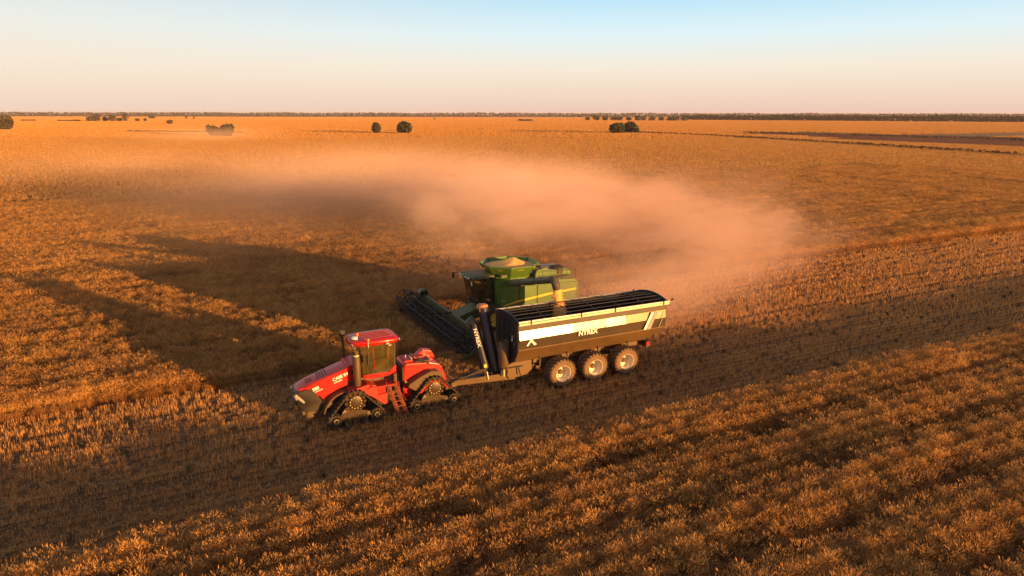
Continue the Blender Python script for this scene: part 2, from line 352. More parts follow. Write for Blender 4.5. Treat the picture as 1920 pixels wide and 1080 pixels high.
def wheat_patch(name, LX, LY, dens, ws, hgt=0.56, furrow=0.3, clump=0.55, simple=False, fur2=True):
    n = int(LX * LY * dens)
    nc = max(8, int(LX * LY / clump ** 2)); cx = rng.uniform(-LX / 2, LX / 2, nc); cy = rng.uniform(-LY / 2 + furrow * 0.6, LY / 2 - furrow * 0.6, nc)
    ch = np.clip(rng.normal(1.0, 0.08, nc), 0.75, 1.15)
    if fur2:                                   # drilled rows: plants gather in lines 0.9 m apart
        rw = LY / 4; cy = (np.floor(cy / rw) + 0.5) * rw; cy = np.where(np.abs(cy) > rw, cy * 0.915, cy) + rng.normal(0, rw * 0.13, nc)
    ct = rng.uniform(0.15, 0.75, nc)
    ci = rng.integers(0, nc, n); ang = rng.uniform(0, 2 * np.pi, n); rr = np.abs(rng.normal(0, 1, n)) * clump * 0.36
    x = cx[ci] + rr * np.cos(ang); y = cy[ci] + rr * np.sin(ang)
    lim = LY / 2 - furrow * 0.5 * rng.uniform(0.8, 1.15, n)
    y = np.where(np.abs(y) > lim, np.sign(y) * lim * rng.uniform(0.86, 1.0, n), y)
    if fur2:
        for off, gw in ((LY * 0.25, 0.07), (0.0, 0.10), (-LY * 0.25, 0.06)):
            dy = y - off; y = np.where(np.abs(dy) < gw, off + np.sign(dy) * (gw + np.abs(dy)), y)
    h = hgt * ch[ci] * rng.uniform(0.82, 1.08, n) * (1 - 0.5 * np.clip(rr / clump, 0, 1))
    lean = 0.10 + 0.42 * np.clip(rr / clump, 0, 1.2)
    la = ang + rng.normal(0, 0.5, n); d = np.stack([lean * np.cos(la), lean * np.sin(la), np.ones(n)], 1); d /= np.linalg.norm(d, axis=1)[:, None]
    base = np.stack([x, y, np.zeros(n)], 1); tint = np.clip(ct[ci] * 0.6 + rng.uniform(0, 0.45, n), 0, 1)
    wid = ws * rng.uniform(0.7, 1.3, n); sets = []
    if simple:
        v, tip = strips(base, d, h * 1.05, wid, rng.uniform(0, np.pi, n), 1, np.zeros((n, 3))); sets.append((v, 1, tint, 0))
        return ribbon_mesh(name, sets, [WHEATF if LX > 50 else WHEATC])
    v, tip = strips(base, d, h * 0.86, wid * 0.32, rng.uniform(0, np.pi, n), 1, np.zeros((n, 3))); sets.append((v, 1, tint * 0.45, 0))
    dr = np.stack([np.cos(la) * 0.75, np.sin(la) * 0.75, -0.35 * np.ones(n)], 1)     # the heads bend over
    v, _ = strips(tip, d + dr * 0.25, 0.10 + 1.2 * wid, wid, rng.uniform(0, np.pi, n), 2, dr * 0.75); sets.append((v, 2, tint, 0))
    n2 = int(n * 0.8); pick = rng.integers(0, n, n2); a2 = rng.uniform(0, 2 * np.pi, n2)                    # leaves
    b2 = base[pick] + d[pick] * (h[pick] * rng.uniform(0.45, 0.85, n2))[:, None]
    dl = np.stack([np.cos(a2), np.sin(a2), 0.9 * np.ones(n2)], 1); dl /= np.linalg.norm(dl, axis=1)[:, None]
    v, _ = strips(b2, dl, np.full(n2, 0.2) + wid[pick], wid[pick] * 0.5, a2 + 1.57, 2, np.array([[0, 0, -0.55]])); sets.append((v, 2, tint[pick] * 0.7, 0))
    return ribbon_mesh(name, sets, [WHEATM])
def stubble_patch(name, LX, LY, row, dens, ws):
    rows = np.arange(-LY / 2 + row / 2, LY / 2, row); V = []; nper = int(LX * dens * row)
    gapx = rng.uniform(-LX / 2, LX / 2, (len(rows), 3)); B, T = [], []
    for i, ry in enumerate(rows):
        x = rng.uniform(-LX / 2, LX / 2, nper); y = ry + rng.normal(0, row * 0.085, nper)
        keep = np.ones(nper, bool)
        for gx in gapx[i]: keep &= np.abs(x - gx) > rng.uniform(0.04, 0.2)
        bun = 0.5 + 0.5 * np.sin(x * 9 + i * 2.1) * np.sin(x * 3.7 + i); keep &= rng.uniform(0, 1, nper) < 0.55 + 0.45 * bun
        trk = (np.abs(y - LY * 0.27) < 0.24) | (np.abs(y + LY * 0.22) < 0.2); keep &= ~(trk & (rng.uniform(0, 1, nper) < 0.7))
        B.append(np.stack([x, y, np.zeros(nper)], 1)[keep])
    B = np.concatenate(B); n = len(B)
    d = np.stack([rng.normal(0, 0.12, n), rng.normal(0, 0.12, n), np.ones(n)], 1); d /= np.linalg.norm(d, axis=1)[:, None]
    v, _ = strips(B, d, rng.uniform(0.12, 0.30, n), ws * rng.uniform(0.7, 1.4, n), rng.uniform(0, np.pi, n), 1, np.zeros((n, 3)))
    sets = [(v, 1, rng.uniform(0.2, 1, n), 0)]
    n2 = int(n * 0.5); a = rng.uniform(0, 2 * np.pi, n2)                                                # straw lying flat
    b2 = np.stack([rng.uniform(-LX / 2, LX / 2, n2), rng.uniform(-LY / 2, LY / 2, n2), rng.uniform(0.02, 0.12, n2)], 1)
    b2[: n2 // 3, 1] = rng.normal(-LY * 0.02, 0.16, n2 // 3)
    d2 = np.stack([np.cos(a), np.sin(a), rng.normal(0, 0.15, n2)], 1)
    v, _ = strips(b2, d2, rng.uniform(0.12, 0.35, n2), np.full(n2, ws * 0.8), a + 1.57, 1, np.zeros((n2, 3))); sets.append((v, 1, rng.uniform(0.1, 0.8, n2), 0))
    nw = int(LX * LY * 0.13); k = 14; cx = rng.uniform(-LX / 2, LX / 2, nw); cy = rng.uniform(-LY / 2, LY / 2, nw); ii = np.repeat(np.arange(nw), k)
    a = rng.uniform(0, 2 * np.pi, nw * k); b3 = np.stack([cx[ii] + rng.normal(0, 0.06, nw * k), cy[ii] + rng.normal(0, 0.06, nw * k), np.zeros(nw * k)], 1)
    d3 = np.stack([np.cos(a) * 0.4, np.sin(a) * 0.4, np.ones(nw * k)], 1); d3 /= np.linalg.norm(d3, axis=1)[:, None]
    v, _ = strips(b3, d3, np.repeat(rng.uniform(0.18, 0.45, nw), k) * rng.uniform(0.7, 1, nw * k), np.full(nw * k, max(ws * 1.6, 0.03)), a + 1.57, 2, np.array([[0, 0, -0.25]]))
    sets.append((v, 2, rng.uniform(0, 1, nw * k), 1))
    return ribbon_mesh(name, sets, [STUBM, WEEDM])

def lib(name, objs):
    c = D.collections.new(name)
    for o in objs: c.objects.link(o)
    return c
SY = 3.6
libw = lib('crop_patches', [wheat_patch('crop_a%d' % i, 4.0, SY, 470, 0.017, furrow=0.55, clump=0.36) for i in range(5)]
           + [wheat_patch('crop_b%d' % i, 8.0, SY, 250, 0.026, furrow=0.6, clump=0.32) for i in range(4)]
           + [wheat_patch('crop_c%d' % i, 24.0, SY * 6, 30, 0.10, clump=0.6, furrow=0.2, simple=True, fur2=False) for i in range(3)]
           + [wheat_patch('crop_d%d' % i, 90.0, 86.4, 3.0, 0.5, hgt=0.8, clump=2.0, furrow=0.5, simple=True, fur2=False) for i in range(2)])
libs = lib('stubble_patches', [stubble_patch('stub_a%d' % i, 4.0, 3.6, 0.514, 230, 0.017) for i in range(4)]
           + [stubble_patch('stub_b%d' % i, 8.0, 3.6, 0.514, 95, 0.036) for i in range(3)])
def scatter(name, pts, idx, rot, scl, coll, label):
    me = D.meshes.new(name); me.vertices.add(len(pts)); me.vertices.foreach_set('co', np.array(pts, np.float32).ravel())
    for nm, ty, dat in (('pick', 'INT', np.array(idx, np.int32)), ('turn', 'FLOAT', np.array(rot, np.float32)), ('size', 'FLOAT', np.array(scl, np.float32))):
        a = me.attributes.new(nm, ty, 'POINT'); a.data.foreach_set('value', dat)
    o = D.objects.new(name, me); COL.objects.link(o)
    g = D.node_groups.new(name, 'GeometryNodeTree')
    g.interface.new_socket('Geometry', in_out='INPUT', socket_type='NodeSocketGeometry'); g.interface.new_socket('Geometry', in_out='OUTPUT', socket_type='NodeSocketGeometry')
    gi = N(g, 'NodeGroupInput'); go = N(g, 'NodeGroupOutput'); ip = N(g, 'GeometryNodeInstanceOnPoints')
    ci = N(g, 'GeometryNodeCollectionInfo'); ci.inputs[0].default_value = coll; ci.inputs[1].default_value = True; ci.inputs[2].default_value = True
    ip.inputs['Pick Instance'].default_value = True
    def at(nm, ty):
        n = N(g, 'GeometryNodeInputNamedAttribute', data_type=ty); n.inputs[0].default_value = nm; return n.outputs[0]
    g.links.new(gi.outputs[0], ip.inputs['Points']); g.links.new(ci.outputs[0], ip.inputs['Instance'])
    g.links.new(at('pick', 'INT'), ip.inputs['Instance Index'])
    cx = N(g, 'ShaderNodeCombineXYZ'); g.links.new(at('turn', 'FLOAT'), cx.inputs[2]); g.links.new(cx.outputs[0], ip.inputs['Rotation'])
    c2 = N(g, 'ShaderNodeCombineXYZ'); c2.inputs[0].default_value = 1; c2.inputs[1].default_value = 1; g.links.new(at('size', 'FLOAT'), c2.inputs[2]); g.links.new(c2.outputs[0], ip.inputs['Scale'])
    g.links.new(ip.outputs[0], go.inputs[0])
    md = o.modifiers.new('scatter', 'NODES'); md.node_group = g
    return tag(o, label, 'crop', kind='stuff')
P, I, T_, S_ = [], [], [], []
def inside(x, y, poly):
    c = False
    for (x1, y1), (x2, y2) in zip(poly, poly[1:] + poly[:1]):
        if (y1 > y) != (y2 > y) and x < (x2 - x1) * (y - y1) / (y2 - y1) + x1: c = not c
    return c
def put(x, y, i, s=1.0, flip=True):
    if i >= 9 and inside(x, y, BRP): return
    P.append((x, y, 0)); I.append(i); T_.append(math.pi * random.randint(0, 1) if flip else 0); S_.append(s)
random.seed(3)
dist = lambda x, y: math.hypot(x, y)
# near standing crop, camera side of the stubble lane
y = EDGE_NEAR + SY / 2
while y < 12:
    x = -180.0
    while x < 40:
        if dist(x, y) < 62 and inview(x, y, 12): put(x, y, random.randint(0, 4), random.uniform(0.9, 1.1))
        x += 4
    x = -222.0
    while x < 40:
        if dist(x, y) >= 62 and inview(x, y, 24): put(x, y, 5 + random.randint(0, 3), random.uniform(0.9, 1.1))
        x += 8
    y += SY
# standing crop ahead of and beyond the harvester
k = 0; ymin = -49.7 - SY * 24
y = EDGE_FAR + SY * 3 - SY / 2
while y > ymin:
    x = -194.0
    while x < 75:
        cut = y > EDGE_FAR and x - 4 < HEADX
        if not cut and inview(x, y, 8):
            if dist(x, y) < 66:
                for q in (-2, 2): put(x + q, y, random.randint(0, 4), random.uniform(0.9, 1.1))
            else: put(x, y, 5 + random.randint(0, 3), random.uniform(0.9, 1.12))
        x += 8
    y -= SY
ylim = y + SY / 2
y = ylim - SY * 3; rows_c = 0
while y > -620:
    x = -620.0
    while x < 260:
        F = x * CH.x + y * CH.y
        if inview(x, y, 22) and F < 500: put(x, y, 9 + random.randint(0, 2), random.uniform(0.92, 1.1))
        x += 24
    y -= SY * 6
x = -204.0                                    # the part of the mid field right of the fine patches
while x > -620:
    y = EDGE_FAR - SY * 3
    while y > ylim:
        if inview(x, y, 22): put(x - 12 + 6, y, 9 + random.randint(0, 2), 1.0)
        y -= SY * 6
    x -= 24
y = -300.0
while y > -4200:
    x = -3600.0
    while x < 2400:
        F = x * CH.x + y * CH.y
        if inview(x, y, 60) and 455 < F < 3300:
            q = pol(0, 0)
            px = 960 + 1321 * (x * CR.x + y * CR.y) / F
            if not (px > 1380 and F < 560): put(x, y, 12 + random.randint(0, 1), random.uniform(0.9, 1.2))
        x += 90
    y -= 86.4
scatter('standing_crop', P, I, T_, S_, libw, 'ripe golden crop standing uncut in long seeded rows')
P, I, T_, S_ = [], [], [], []
y = EDGE_NEAR - 1.8
while y > EDGE_FAR - 0.2:
    x = -300.0
    while x < 60:
        lane = y > EDGE_MID or x + 4 < HEADX + 1
        if lane and inview(x, y, 7):
            if dist(x, y) < 60:
                for q in (-2, 2): put(x + q, y, random.randint(0, 3), random.uniform(0.9, 1.1))
            else: put(x, y, 4 + random.randint(0, 2), random.uniform(0.9, 1.1))
        x += 8
    y -= 3.6
scatter('cut_stubble', P, I, T_, S_, libs, 'short cut stubble in thin rows with loose straw')

# ------------------------------------------------------------------ field track and far vegetation
TRK = mat('bare_track', (0.13, 0.06, 0.03), 0.95, var=0.2, scale=0.2)
def ribbon(name, pts, wd, z, m):
    b = MB(); L = []
    for i, p in enumerate(pts):
        a = Vector(pts[max(i - 1, 0)]); c = Vector(pts[min(i + 1, len(pts) - 1)]); d = (c - a).normalized(); s = Vector((-d.y, d.x)) * wd / 2
        L.append((p[0] + s.x, p[1] + s.y, z)); L.append((p[0] - s.x, p[1] - s.y, z))
    b.add(L, [(2 * i, 2 * i + 1, 2 * i + 3, 2 * i + 2) for i in range(len(pts) - 1)])
    return struct(b.build(name, m))
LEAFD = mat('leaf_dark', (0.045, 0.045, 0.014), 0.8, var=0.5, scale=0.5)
LEAFP = mat('leaf_hazy', (0.075, 0.060, 0.034), 0.85, var=0.4, scale=0.4)  # paler leaf tone: distance haze is put into the colour
BARK = mat('bark', (0.09, 0.06, 0.04), 0.9)
def leafmass(m, blobs, n, size, rs):
    """leaf-sized faces spread through several lobes, thinner towards the rim"""
    tot = sum(b[3] * b[4] * b[5] for b in blobs)
    for cx, cy, cz, rx, ry, rz in blobs:
        for _ in range(max(6, int(n * rx * ry * rz / tot))):
            u = Vector((rs.gauss(0, 1), rs.gauss(0, 1), rs.gauss(0, 1))).normalized(); r_ = rs.uniform(0.3, 1.0) ** 0.5 * rs.uniform(0.88, 1.1)
            c = Vector((cx + u.x * rx * r_, cy + u.y * ry * r_, cz + u.z * rz * r_))
            if c.z < 0.2: c.z = rs.uniform(0.2, 1.0)
            s = size * rs.uniform(0.6, 1.4); e = Euler((rs.uniform(0, 6), rs.uniform(0, 6), rs.uniform(0, 6))).to_matrix()
            q = [c + e @ Vector(p) * s for p in ((-.5, -.3, 0), (.4, -.5, .1), (.6, .3, 0), (-.1, .55, .12), (-.55, .2, 0))]
            m.add(q, [(0, 1, 2, 3, 4)])
def tree(name, px, F, wid, hgt, label, group, cat='tree', n=1500, lobes=7, seed=0, m=LEAFD, trunk=0.25, name2='crown', flat=1.0):
    rs = random.Random(seed * 31 + int(px)); p = pol(px, F); r = empty(name, p)
    tag(r, label, cat, group)
    c = MB(); bl = []
    for k in range(lobes):
        a = rs.uniform(0, 6.28); q = rs.uniform(0.05, 0.36) * wid
        rr = wid * rs.uniform(0.14, 0.27); zz = hgt * rs.uniform(0.28, 0.68)
        bl.append((q * math.cos(a) * 1.1, q * math.sin(a), zz, rr, rr, min(hgt * 0.36, hgt - zz) * flat))
    bl.append((0, 0, hgt * 0.46, wid * 0.38, wid * 0.38, hgt * 0.47))
    leafmass(c, bl, n, wid * 0.075, rs)
    c.build('crown', m, r, recalc=False)
    t = MB(); t.tube([(0, 0, 0), (wid * 0.01, 0, hgt * trunk), (0, 0.02 * wid, hgt * 0.6)], [wid * 0.035, wid * 0.028, wid * 0.012], 8)
    for k in range(4):
        a = k * 1.6 + rs.uniform(0, 1); t.tube([(0, 0, hgt * 0.2), (wid * 0.16 * math.cos(a), wid * 0.16 * math.sin(a), hgt * 0.5), (wid * 0.3 * math.cos(a), wid * 0.3 * math.sin(a), hgt * 0.72)], [wid * 0.02, wid * 0.013, wid * 0.006], 6)
    t.build('trunk', BARK, r)
    return r
G1 = 'round bushes along the far edge of the paddock'
tree('bushy_tree', 397, 478, 9.5, 7.6, 'smaller of the two hazy grey green bushes behind the dust veil', G1, seed=1)
tree('bushy_tree', 420, 470, 11.5, 8.4, 'larger of the two hazy grey green bushes behind the dust veil', G1, seed=2, n=2000)
tree('bushy_tree', 703.5, 540, 9.0, 9.0, 'upright oval bush with space beside it, the narrower of the pair in the middle distance', G1, seed=3)
tree('bushy_tree', 757, 545, 15.5, 9.6, 'wide round dark bush, the broader of the pair in the middle distance', G1, seed=4, n=2200)
tree('bushy_tree', 1156, 560, 15.5, 8.4, 'low wide green bush at the start of the dark track', G1, seed=5, n=2200)
tree('bushy_tree', 1182, 575, 12.5, 10, 'tall round green bush rising above its neighbours beside the track', G1, seed=6)
tree('bushy_tree', 1194, 568, 7.0, 5.0, 'small low bush touching the tall round bush on its right side', G1, seed=7, n=700)
tree('bushy_tree', 6, 640, 17.0, 14.0, 'dark tree cut off by the left border of the photo', G1, seed=8, n=2200, m=LEAFP)
G2 = 'scattered trees on the far plain'
for i, (px, F, w_, h_, lab) in enumerate((
    (168, 1330, 15, 11, 'leftmost tree of the far clump, low with a ragged top'), (180, 1340, 20, 15, 'broad hazy tree second from the left in the far clump'),
    (196, 1345, 15, 9, 'low rounded tree in the middle of the far clump'), (209, 1335, 17, 14, 'hazy tree left of the tallest one in the far clump'),
    (222, 1350, 13, 8, 'small tree squeezed beside the tallest one in the far clump'), (233, 1340, 14, 18, 'tallest tree of the far clump, at its right end'),
    (256, 1345, 12, 6, 'low shrub just right of the far clump'), (270, 1350, 8, 7, 'small round shrub standing alone right of the far clump'),
    (316, 1000, 10, 7, 'lone round green bush between the far clump and the dusty bushes'), (348, 1900, 8, 10, 'thin tiny tree on the far plain, left one of two'),
    (362, 1900, 6, 8, 'thin tiny tree on the far plain, right one of two'), (283, 2100, 26, 13, 'wide hazy tree behind the small round shrub'),
    (814, 1900, 7, 6, 'tiny dark bush on the empty plain before the middle horizon'), (1558, 1700, 12, 10, 'lone tree standing just before the right woodland'))):
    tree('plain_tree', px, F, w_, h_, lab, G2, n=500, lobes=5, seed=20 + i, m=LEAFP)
for px, F, w_, h_, lab in ((984, 1500, 30, 5.5, 'long low dark thicket on the plain at the middle of the horizon'),
                           (50, 1400, 26, 3.2, 'thin low scrub line right of the border tree'), (118, 1360, 24, 3.0, 'thin low scrub line left of the far clump'), (140, 1355, 14, 3.6, 'short scrub patch touching the far clump')):
    r = empty('thicket', pol(px, F)); tag(r, lab, 'thicket', 'thickets on the plain'); c = MB(); rs = random.Random(px)
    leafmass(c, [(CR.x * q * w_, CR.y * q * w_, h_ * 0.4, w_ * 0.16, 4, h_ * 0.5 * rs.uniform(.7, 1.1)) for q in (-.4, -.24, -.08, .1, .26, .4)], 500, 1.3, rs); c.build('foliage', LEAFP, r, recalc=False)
G3 = 'first row of trees before the right woodland'
for i in range(13):
    px = 1104 + i * 15 + (i * 37 % 7) - 3
    tree('woodland_tree', px, 1750 - i * 12, 17 + (i * 53 % 9), 9 + (i * 29 % 5), 'dark rounded tree in the loose row leading into the right woodland', G3, n=260, lobes=4, seed=60 + i)
def wood(name, a, b, dep, h0, h1, n, size, m, seed, label):
    c = MB(); rs = random.Random(seed); A, B = pol(*a), pol(*b); d = B - A
    for _ in range(n):
        q = rs.random(); p = A + d * q + CH * rs.uniform(0, dep)
        hh = h0 + (h1 - h0) * (0.5 + 0.5 * math.sin(q * 61 + 2 * math.sin(q * 23)) * math.sin(q * 147 + seed)) * rs.uniform(0.7, 1)
        z = rs.uniform(0, 1) ** 0.8 * hh; s = size * rs.uniform(0.6, 1.3); e = Euler((rs.uniform(0, 6), rs.uniform(0, 6), rs.uniform(0, 6))).to_matrix()
        c.add([Vector((p.x, p.y, z + 0.5)) + e @ Vector(v) * s for v in ((-.5, -.3, 0), (.4, -.5, .1), (.6, .3, 0), (-.1, .55, .12))], [(0, 1, 2, 3)])
    return tag(c.build(name, m, recalc=False), label, 'woodland', kind='stuff')
wood('distant_woodland', (1290, 1900), (2500, 1150), 90, 9, 15, 12000, 3.4, LEAFD, 3, 'dark continuous woodland along the right horizon')
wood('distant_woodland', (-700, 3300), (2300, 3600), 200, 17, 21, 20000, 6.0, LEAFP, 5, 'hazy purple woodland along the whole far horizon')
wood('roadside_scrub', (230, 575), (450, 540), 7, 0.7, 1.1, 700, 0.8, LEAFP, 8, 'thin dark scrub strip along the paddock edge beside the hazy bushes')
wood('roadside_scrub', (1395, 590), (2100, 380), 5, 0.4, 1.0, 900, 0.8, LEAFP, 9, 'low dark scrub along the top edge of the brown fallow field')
roadp = [gp(x_, y_) for x_, y_ in ((1150, 246.5), (1300, 253), (1450, 261), (1600, 270), (1750, 279.5), (1930, 291), (2300, 316))]

# ------------------------------------------------------------------ articulated track tractor (local: +X forward, +Y left)
TR = empty('tractor', (-9.2, -32.75, 0.0))
tag(TR, 'red articulated tractor on four rubber crawler tracks, pulling the charcoal grain trailer', 'tractor')
def hz(x): return 2.80 + (2.14 - 2.80) * (x - 2.25) / (4.42 - 2.25)      # hood line
# hood: lofted cross-sections, crowned top
m = MB(); rings = []
for x, hw, dz, bt in ((2.28, .62, 0, 1.9), (2.9, .62, 0, 1.7), (3.5, .61, 0, 1.5), (4.0, .59, -0.005, 1.62), (4.30, .57, -0.02, 1.9), (4.60, .52, -0.06, 1.85), (4.76, .42, -0.14, 1.80)):
    z = hz(x) + dz
    rings.append([(x, hw, bt), (x, hw, z - .08), (x, hw - .035, z - .02), (x, hw - .12, z - .002), (x, 0, z + .004), (x, -hw + .12, z - .002), (x, -hw + .035, z - .02), (x, -hw, z - .08), (x, -hw, bt)])
m.loft(rings); hood = m.build('hood', RED, TR, smooth=22)
for s in (1, -1):                              # proud side cheeks following the wheel-arch cut
    m = MB(); m.prism([(2.27, 2.77), (4.36, 2.09), (4.22, 2.03), (4.0, 1.98), (3.80, 1.80), (3.48, 1.26), (3.12, 1.56), (2.75, 1.80), (2.30, 1.93)], .615 * s, .645 * s)
    m.build('side_panel', RED, hood, bevel=.012)
m = MB()                                       # louvre slots on the hood top
for k in range(4):
    for y0, y1 in ((-.42, -.06), (.06, .42)):
        x = 3.22 + k * .13 + (0.04 if y0 > 0 else 0)
        m.bar((x, y0, hz(x) + .008), (x, y1, hz(x) + .008), .055, .03)
m.build('louvre', BLK, hood)
m = MB(); m.hexa([(3.92, -.2, hz(3.92) - .02), (4.22, -.2, hz(4.22) - .04), (4.22, .2, hz(4.22) - .04), (3.92, .2, hz(3.92) - .02), (3.92, -.2, hz(3.92) + .015), (4.22, -.2, hz(4.22) + .010), (4.22, .2, hz(4.22) + .010), (3.92, .2, hz(3.92) + .015)])
m.build('hood_recess', REDD, hood)
for s in (1, -1):
    yv = .652 * s; dx = -s
    ud = Vector((0.31, 0, 1))
    slope = Vector((-1, 0, .304)) * s
    if s > 0:
        text('lettering', 'CASE IH', (2.98, yv, 2.20), .22, slope, (0, 0, 1), WLET, hood, bold=.03, sx=1.0)
        text('lettering', 'STEIGER', (2.94, yv, 2.07), .09, slope, (0, 0, 1), WLET, hood, bold=.03, sx=1.3)
        text('lettering', '580', (3.98, yv, 1.86), .22, slope, (.3, 0, 1), WLET, hood, bold=.03)
        text('lettering', 'QUADTRAC', (3.92, yv, 1.76), .08, slope, (.3, 0, 1), WLET, hood, bold=.03)
# rear shoulder of the hood beside the exhaust
m = MB(); m.prism([(2.27, 2.86), (1.72, 2.98), (1.62, 2.2), (2.27, 2.05)], -.66, .66); m.build('engine_shroud', RED, TR, bevel=.03)
m = MB(); m.box(1.80, 2.1, .655, .672, 2.42, 2.62); m.build('vent_panel', BLK, TR, bevel=.01)
# black nose: rounded front shell
m = MB(); rings = []
prof = [(3.55, .82), (3.9, .80), (4.34, .80), (4.66, .98), (4.80, 1.30), (4.86, 1.72), (4.80, 1.88), (4.70, 1.93), (4.50, 1.96), (4.36, 2.0), (4.06, 1.96), (3.86, 1.76), (3.55, 1.25)]
for y, k in ((-.66, .90), (-.60, .97), (-.42, 1.0), (0, 1.02), (.42, 1.0), (.60, .97), (.66, .90)):
    rings.append([(3.9 + (x - 3.9) * k if x > 3.9 else x, y, 1.45 + (z - 1.45) * (.98 if k < .95 else 1)) for x, z in prof])
m.loft(rings); nose = m.build('nose', BLK, TR, smooth=50)
m = MB()
for k in range(9): m.box(4.80, 4.845, -.45, .45, 1.06 + k * .075, 1.085 + k * .075)
m.build('grille', DMET, nose)
for s in (1, -1):
    m = MB(); m.prism([(4.86, 1.74), (4.44, 1.30), (4.40, 1.40), (4.78, 1.86)], .55 * s, .675 * s)
    m.hexa([(4.80, .30 * s, 1.58), (4.88, .30 * s, 1.62), (4.83, .66 * s, 1.56), (4.6, .66 * s, 1.50), (4.80, .30 * s, 1.72), (4.88, .30 * s, 1.72), (4.80, .66 * s, 1.70), (4.6, .66 * s, 1.66)])
    m.build('headlight', SILV, TR, bevel=.01)
m = MB(); m.box(3.66, 4.28, -.42, .42, .36, .80); m.box(4.0, 4.5, -.3, .3, .55, .82)
for k in range(8): m.box(3.70, 4.34, -.40 + k * .1, -.33 + k * .1, .32, .84)
m.build('front_weight', DMET, TR, bevel=.015)
# front chassis + fenders
m = MB(); m.box(.2, 3.9, -.42, .42, .75, 1.55); m.box(-2.9, -.35, -.40, .40, .70, 1.5); m.box(-.5, .4, -.18, .18, .62, 1.0); m.box(.4, 3.5, -.50, .50, 1.45, 2.1)
m.build('chassis', DMET, TR, bevel=.03)
m = MB(); m.lathe([(.26, -.42), (.26, .42)], (-.05, 0, .9), 20, axis='z', cap=True); m.bar((.3, .3, .95), (-.6, .34, .95), .1); m.bar((.3, -.3, .95), (-.6, -.34, .95), .1)
m.build('steering_joint', DMET, TR, smooth=40)
for s in (1, -1):
    m = MB()                                   # dusty arch over the front track
    arch = [(3.62, .78), (3.50, 1.10), (3.28, 1.40), (3.02, 1.60), (2.70, 1.72), (2.25, 1.70)]
    inn = [(x - .05, z - .06) for x, z in arch]
    m.prism(arch + inn[::-1], .60 * s, 1.10 * s); m.build('mudguard', TMET, TR, bevel=.01)
    m = MB()
    m.prism([(2.36, 1.80), (2.34, 1.67), (1.75, 1.64), (1.25, 1.30), (.62, .76), (.46, .82), (.46, 1.36), (.92, 1.32), (1.0, 1.86), (1.42, 1.98)], .62 * s, 1.28 * s)
    m.build('fender', REDD, TR, bevel=.02)
    m = MB(); m.box(.5, 1.35, .45 * s, 1.15 * s, 1.28, 1.72); m.build('battery_box', RED, TR, bevel=.02)
    m = MB(); m.box(-.02, 1.42, .40 * s, 1.36 * s, 1.76, 1.81)
    for k in range(9): m.box(.0 + k * .155, .03 + k * .155, .82 * s, 1.34 * s, 1.81, 1.825)
    m.build('walkway', REDD, TR)
    m = MB(); m.box(.5, 1.0, .5 * s, 1.16 * s, .72, 1.26); m.build('tool_box', BLK, TR, bevel=.02)
# ladder with handrails on the left
m = MB()
for x0, x1 in ((.02, -.42), (.42, -.02)):
    m.bar((x0, 1.18, 1.80), (x1, 1.52, .22), .06, .20)
for k in range(6):
    q = (k + .4) / 6; xa = .02 - .44 * q; z = 1.8 - 1.58 * q; y = 1.18 + .34 * q
    m.box(xa - .02, xa + .42, y - .13, y + .13, z - .015, z + .015)
m.build('ladder', mat('ladder_paint', (.26, .05, .02), .55, dust=.35), TR, bevel=.008)
for x0 in (.05, 1.3): m = MB(); m.tube([(x0, 1.32, 1.8), (x0, 1.36, 2.1), (x0 - .05, 1.34, 2.32), (x0 - .1, 1.22, 2.38)], .018, 8); m.build('handrail', REDD, TR, smooth=60)
m = MB(); m.tube([(-.16, 1.2, 1.85), (-.2, 1.35, 1.3), (-.42, 1.6, .9)], .016, 8); m.build('handrail', REDD, TR, smooth=60)
m = MB(); m.tube([(.5, 1.34, 1.8), (.52, 1.36, 2.3), (1.2, 1.36, 2.3), (1.22, 1.34, 1.8)], .016, 8)
m.build('handrail', REDD, TR, smooth=60)
m = MB(); m.box(-.16, .02, .55, 1.0, 1.2, 2.2); m.box(-.14, -.04, .98, 1.06, 1.95, 2.08); m.build('bracket', TMET, TR, bevel=.015)
# cab
cx0, cx1, cw, cz0, cz1 = -.12, 1.52, .80, 2.30, 3.82
for s in (1, -1):
    for pa, pb, wd in (((1.50, .74 * s, cz0 - .1), (1.62, .70 * s, cz1), .09), ((-.10, .78 * s, cz0), (-.16, .76 * s, cz1), .09), ((1.05, .86 * s, cz0), (1.10, .84 * s, cz1), .055)):
        cab = MB(); cab.bar(pa, pb, wd); cab.build('cab_post', BLK, TR, bevel=.01)
m = MB()
for s in (1, -1): m.prism([(1.56, 2.34), (1.50, 2.12), (.25, 2.12), (-.16, 2.28), (-.18, 2.62), (-.06, 2.60), (.22, 2.33)], .70 * s, .90 * s)
m.box(-.16, 1.5, -.70, .70, 2.12, 2.30)
m.build('cab_base', RED, TR, bevel=.02)
m = MB()
for s in (1, -1):
    a = [(1.50, .80 * s, 2.33), (1.08, .87 * s, 2.33), (.22, .88 * s, 2.34), (-.08, .82 * s, 2.60), (-.13, .81 * s, 3.8), (.5, .87 * s, 3.82), (1.1, .86 * s, 3.82), (1.60, .77 * s, 3.82)]
    m.add(a, [tuple(range(8))])
m.add([(1.55, -.70, 2.25), (1.60, 0, 2.25), (1.55, .70, 2.25), (1.66, .68, 3.82), (1.72, 0, 3.82), (1.66, -.68, 3.82)], [(0, 1, 4, 5), (1, 2, 3, 4)])
m.add([(-.15, -.75, 2.35), (-.15, .75, 2.35), (-.20, .74, 3.8), (-.20, -.74, 3.8)], [(0, 1, 2, 3)])
m.build('window', GLASS, TR, recalc=False)
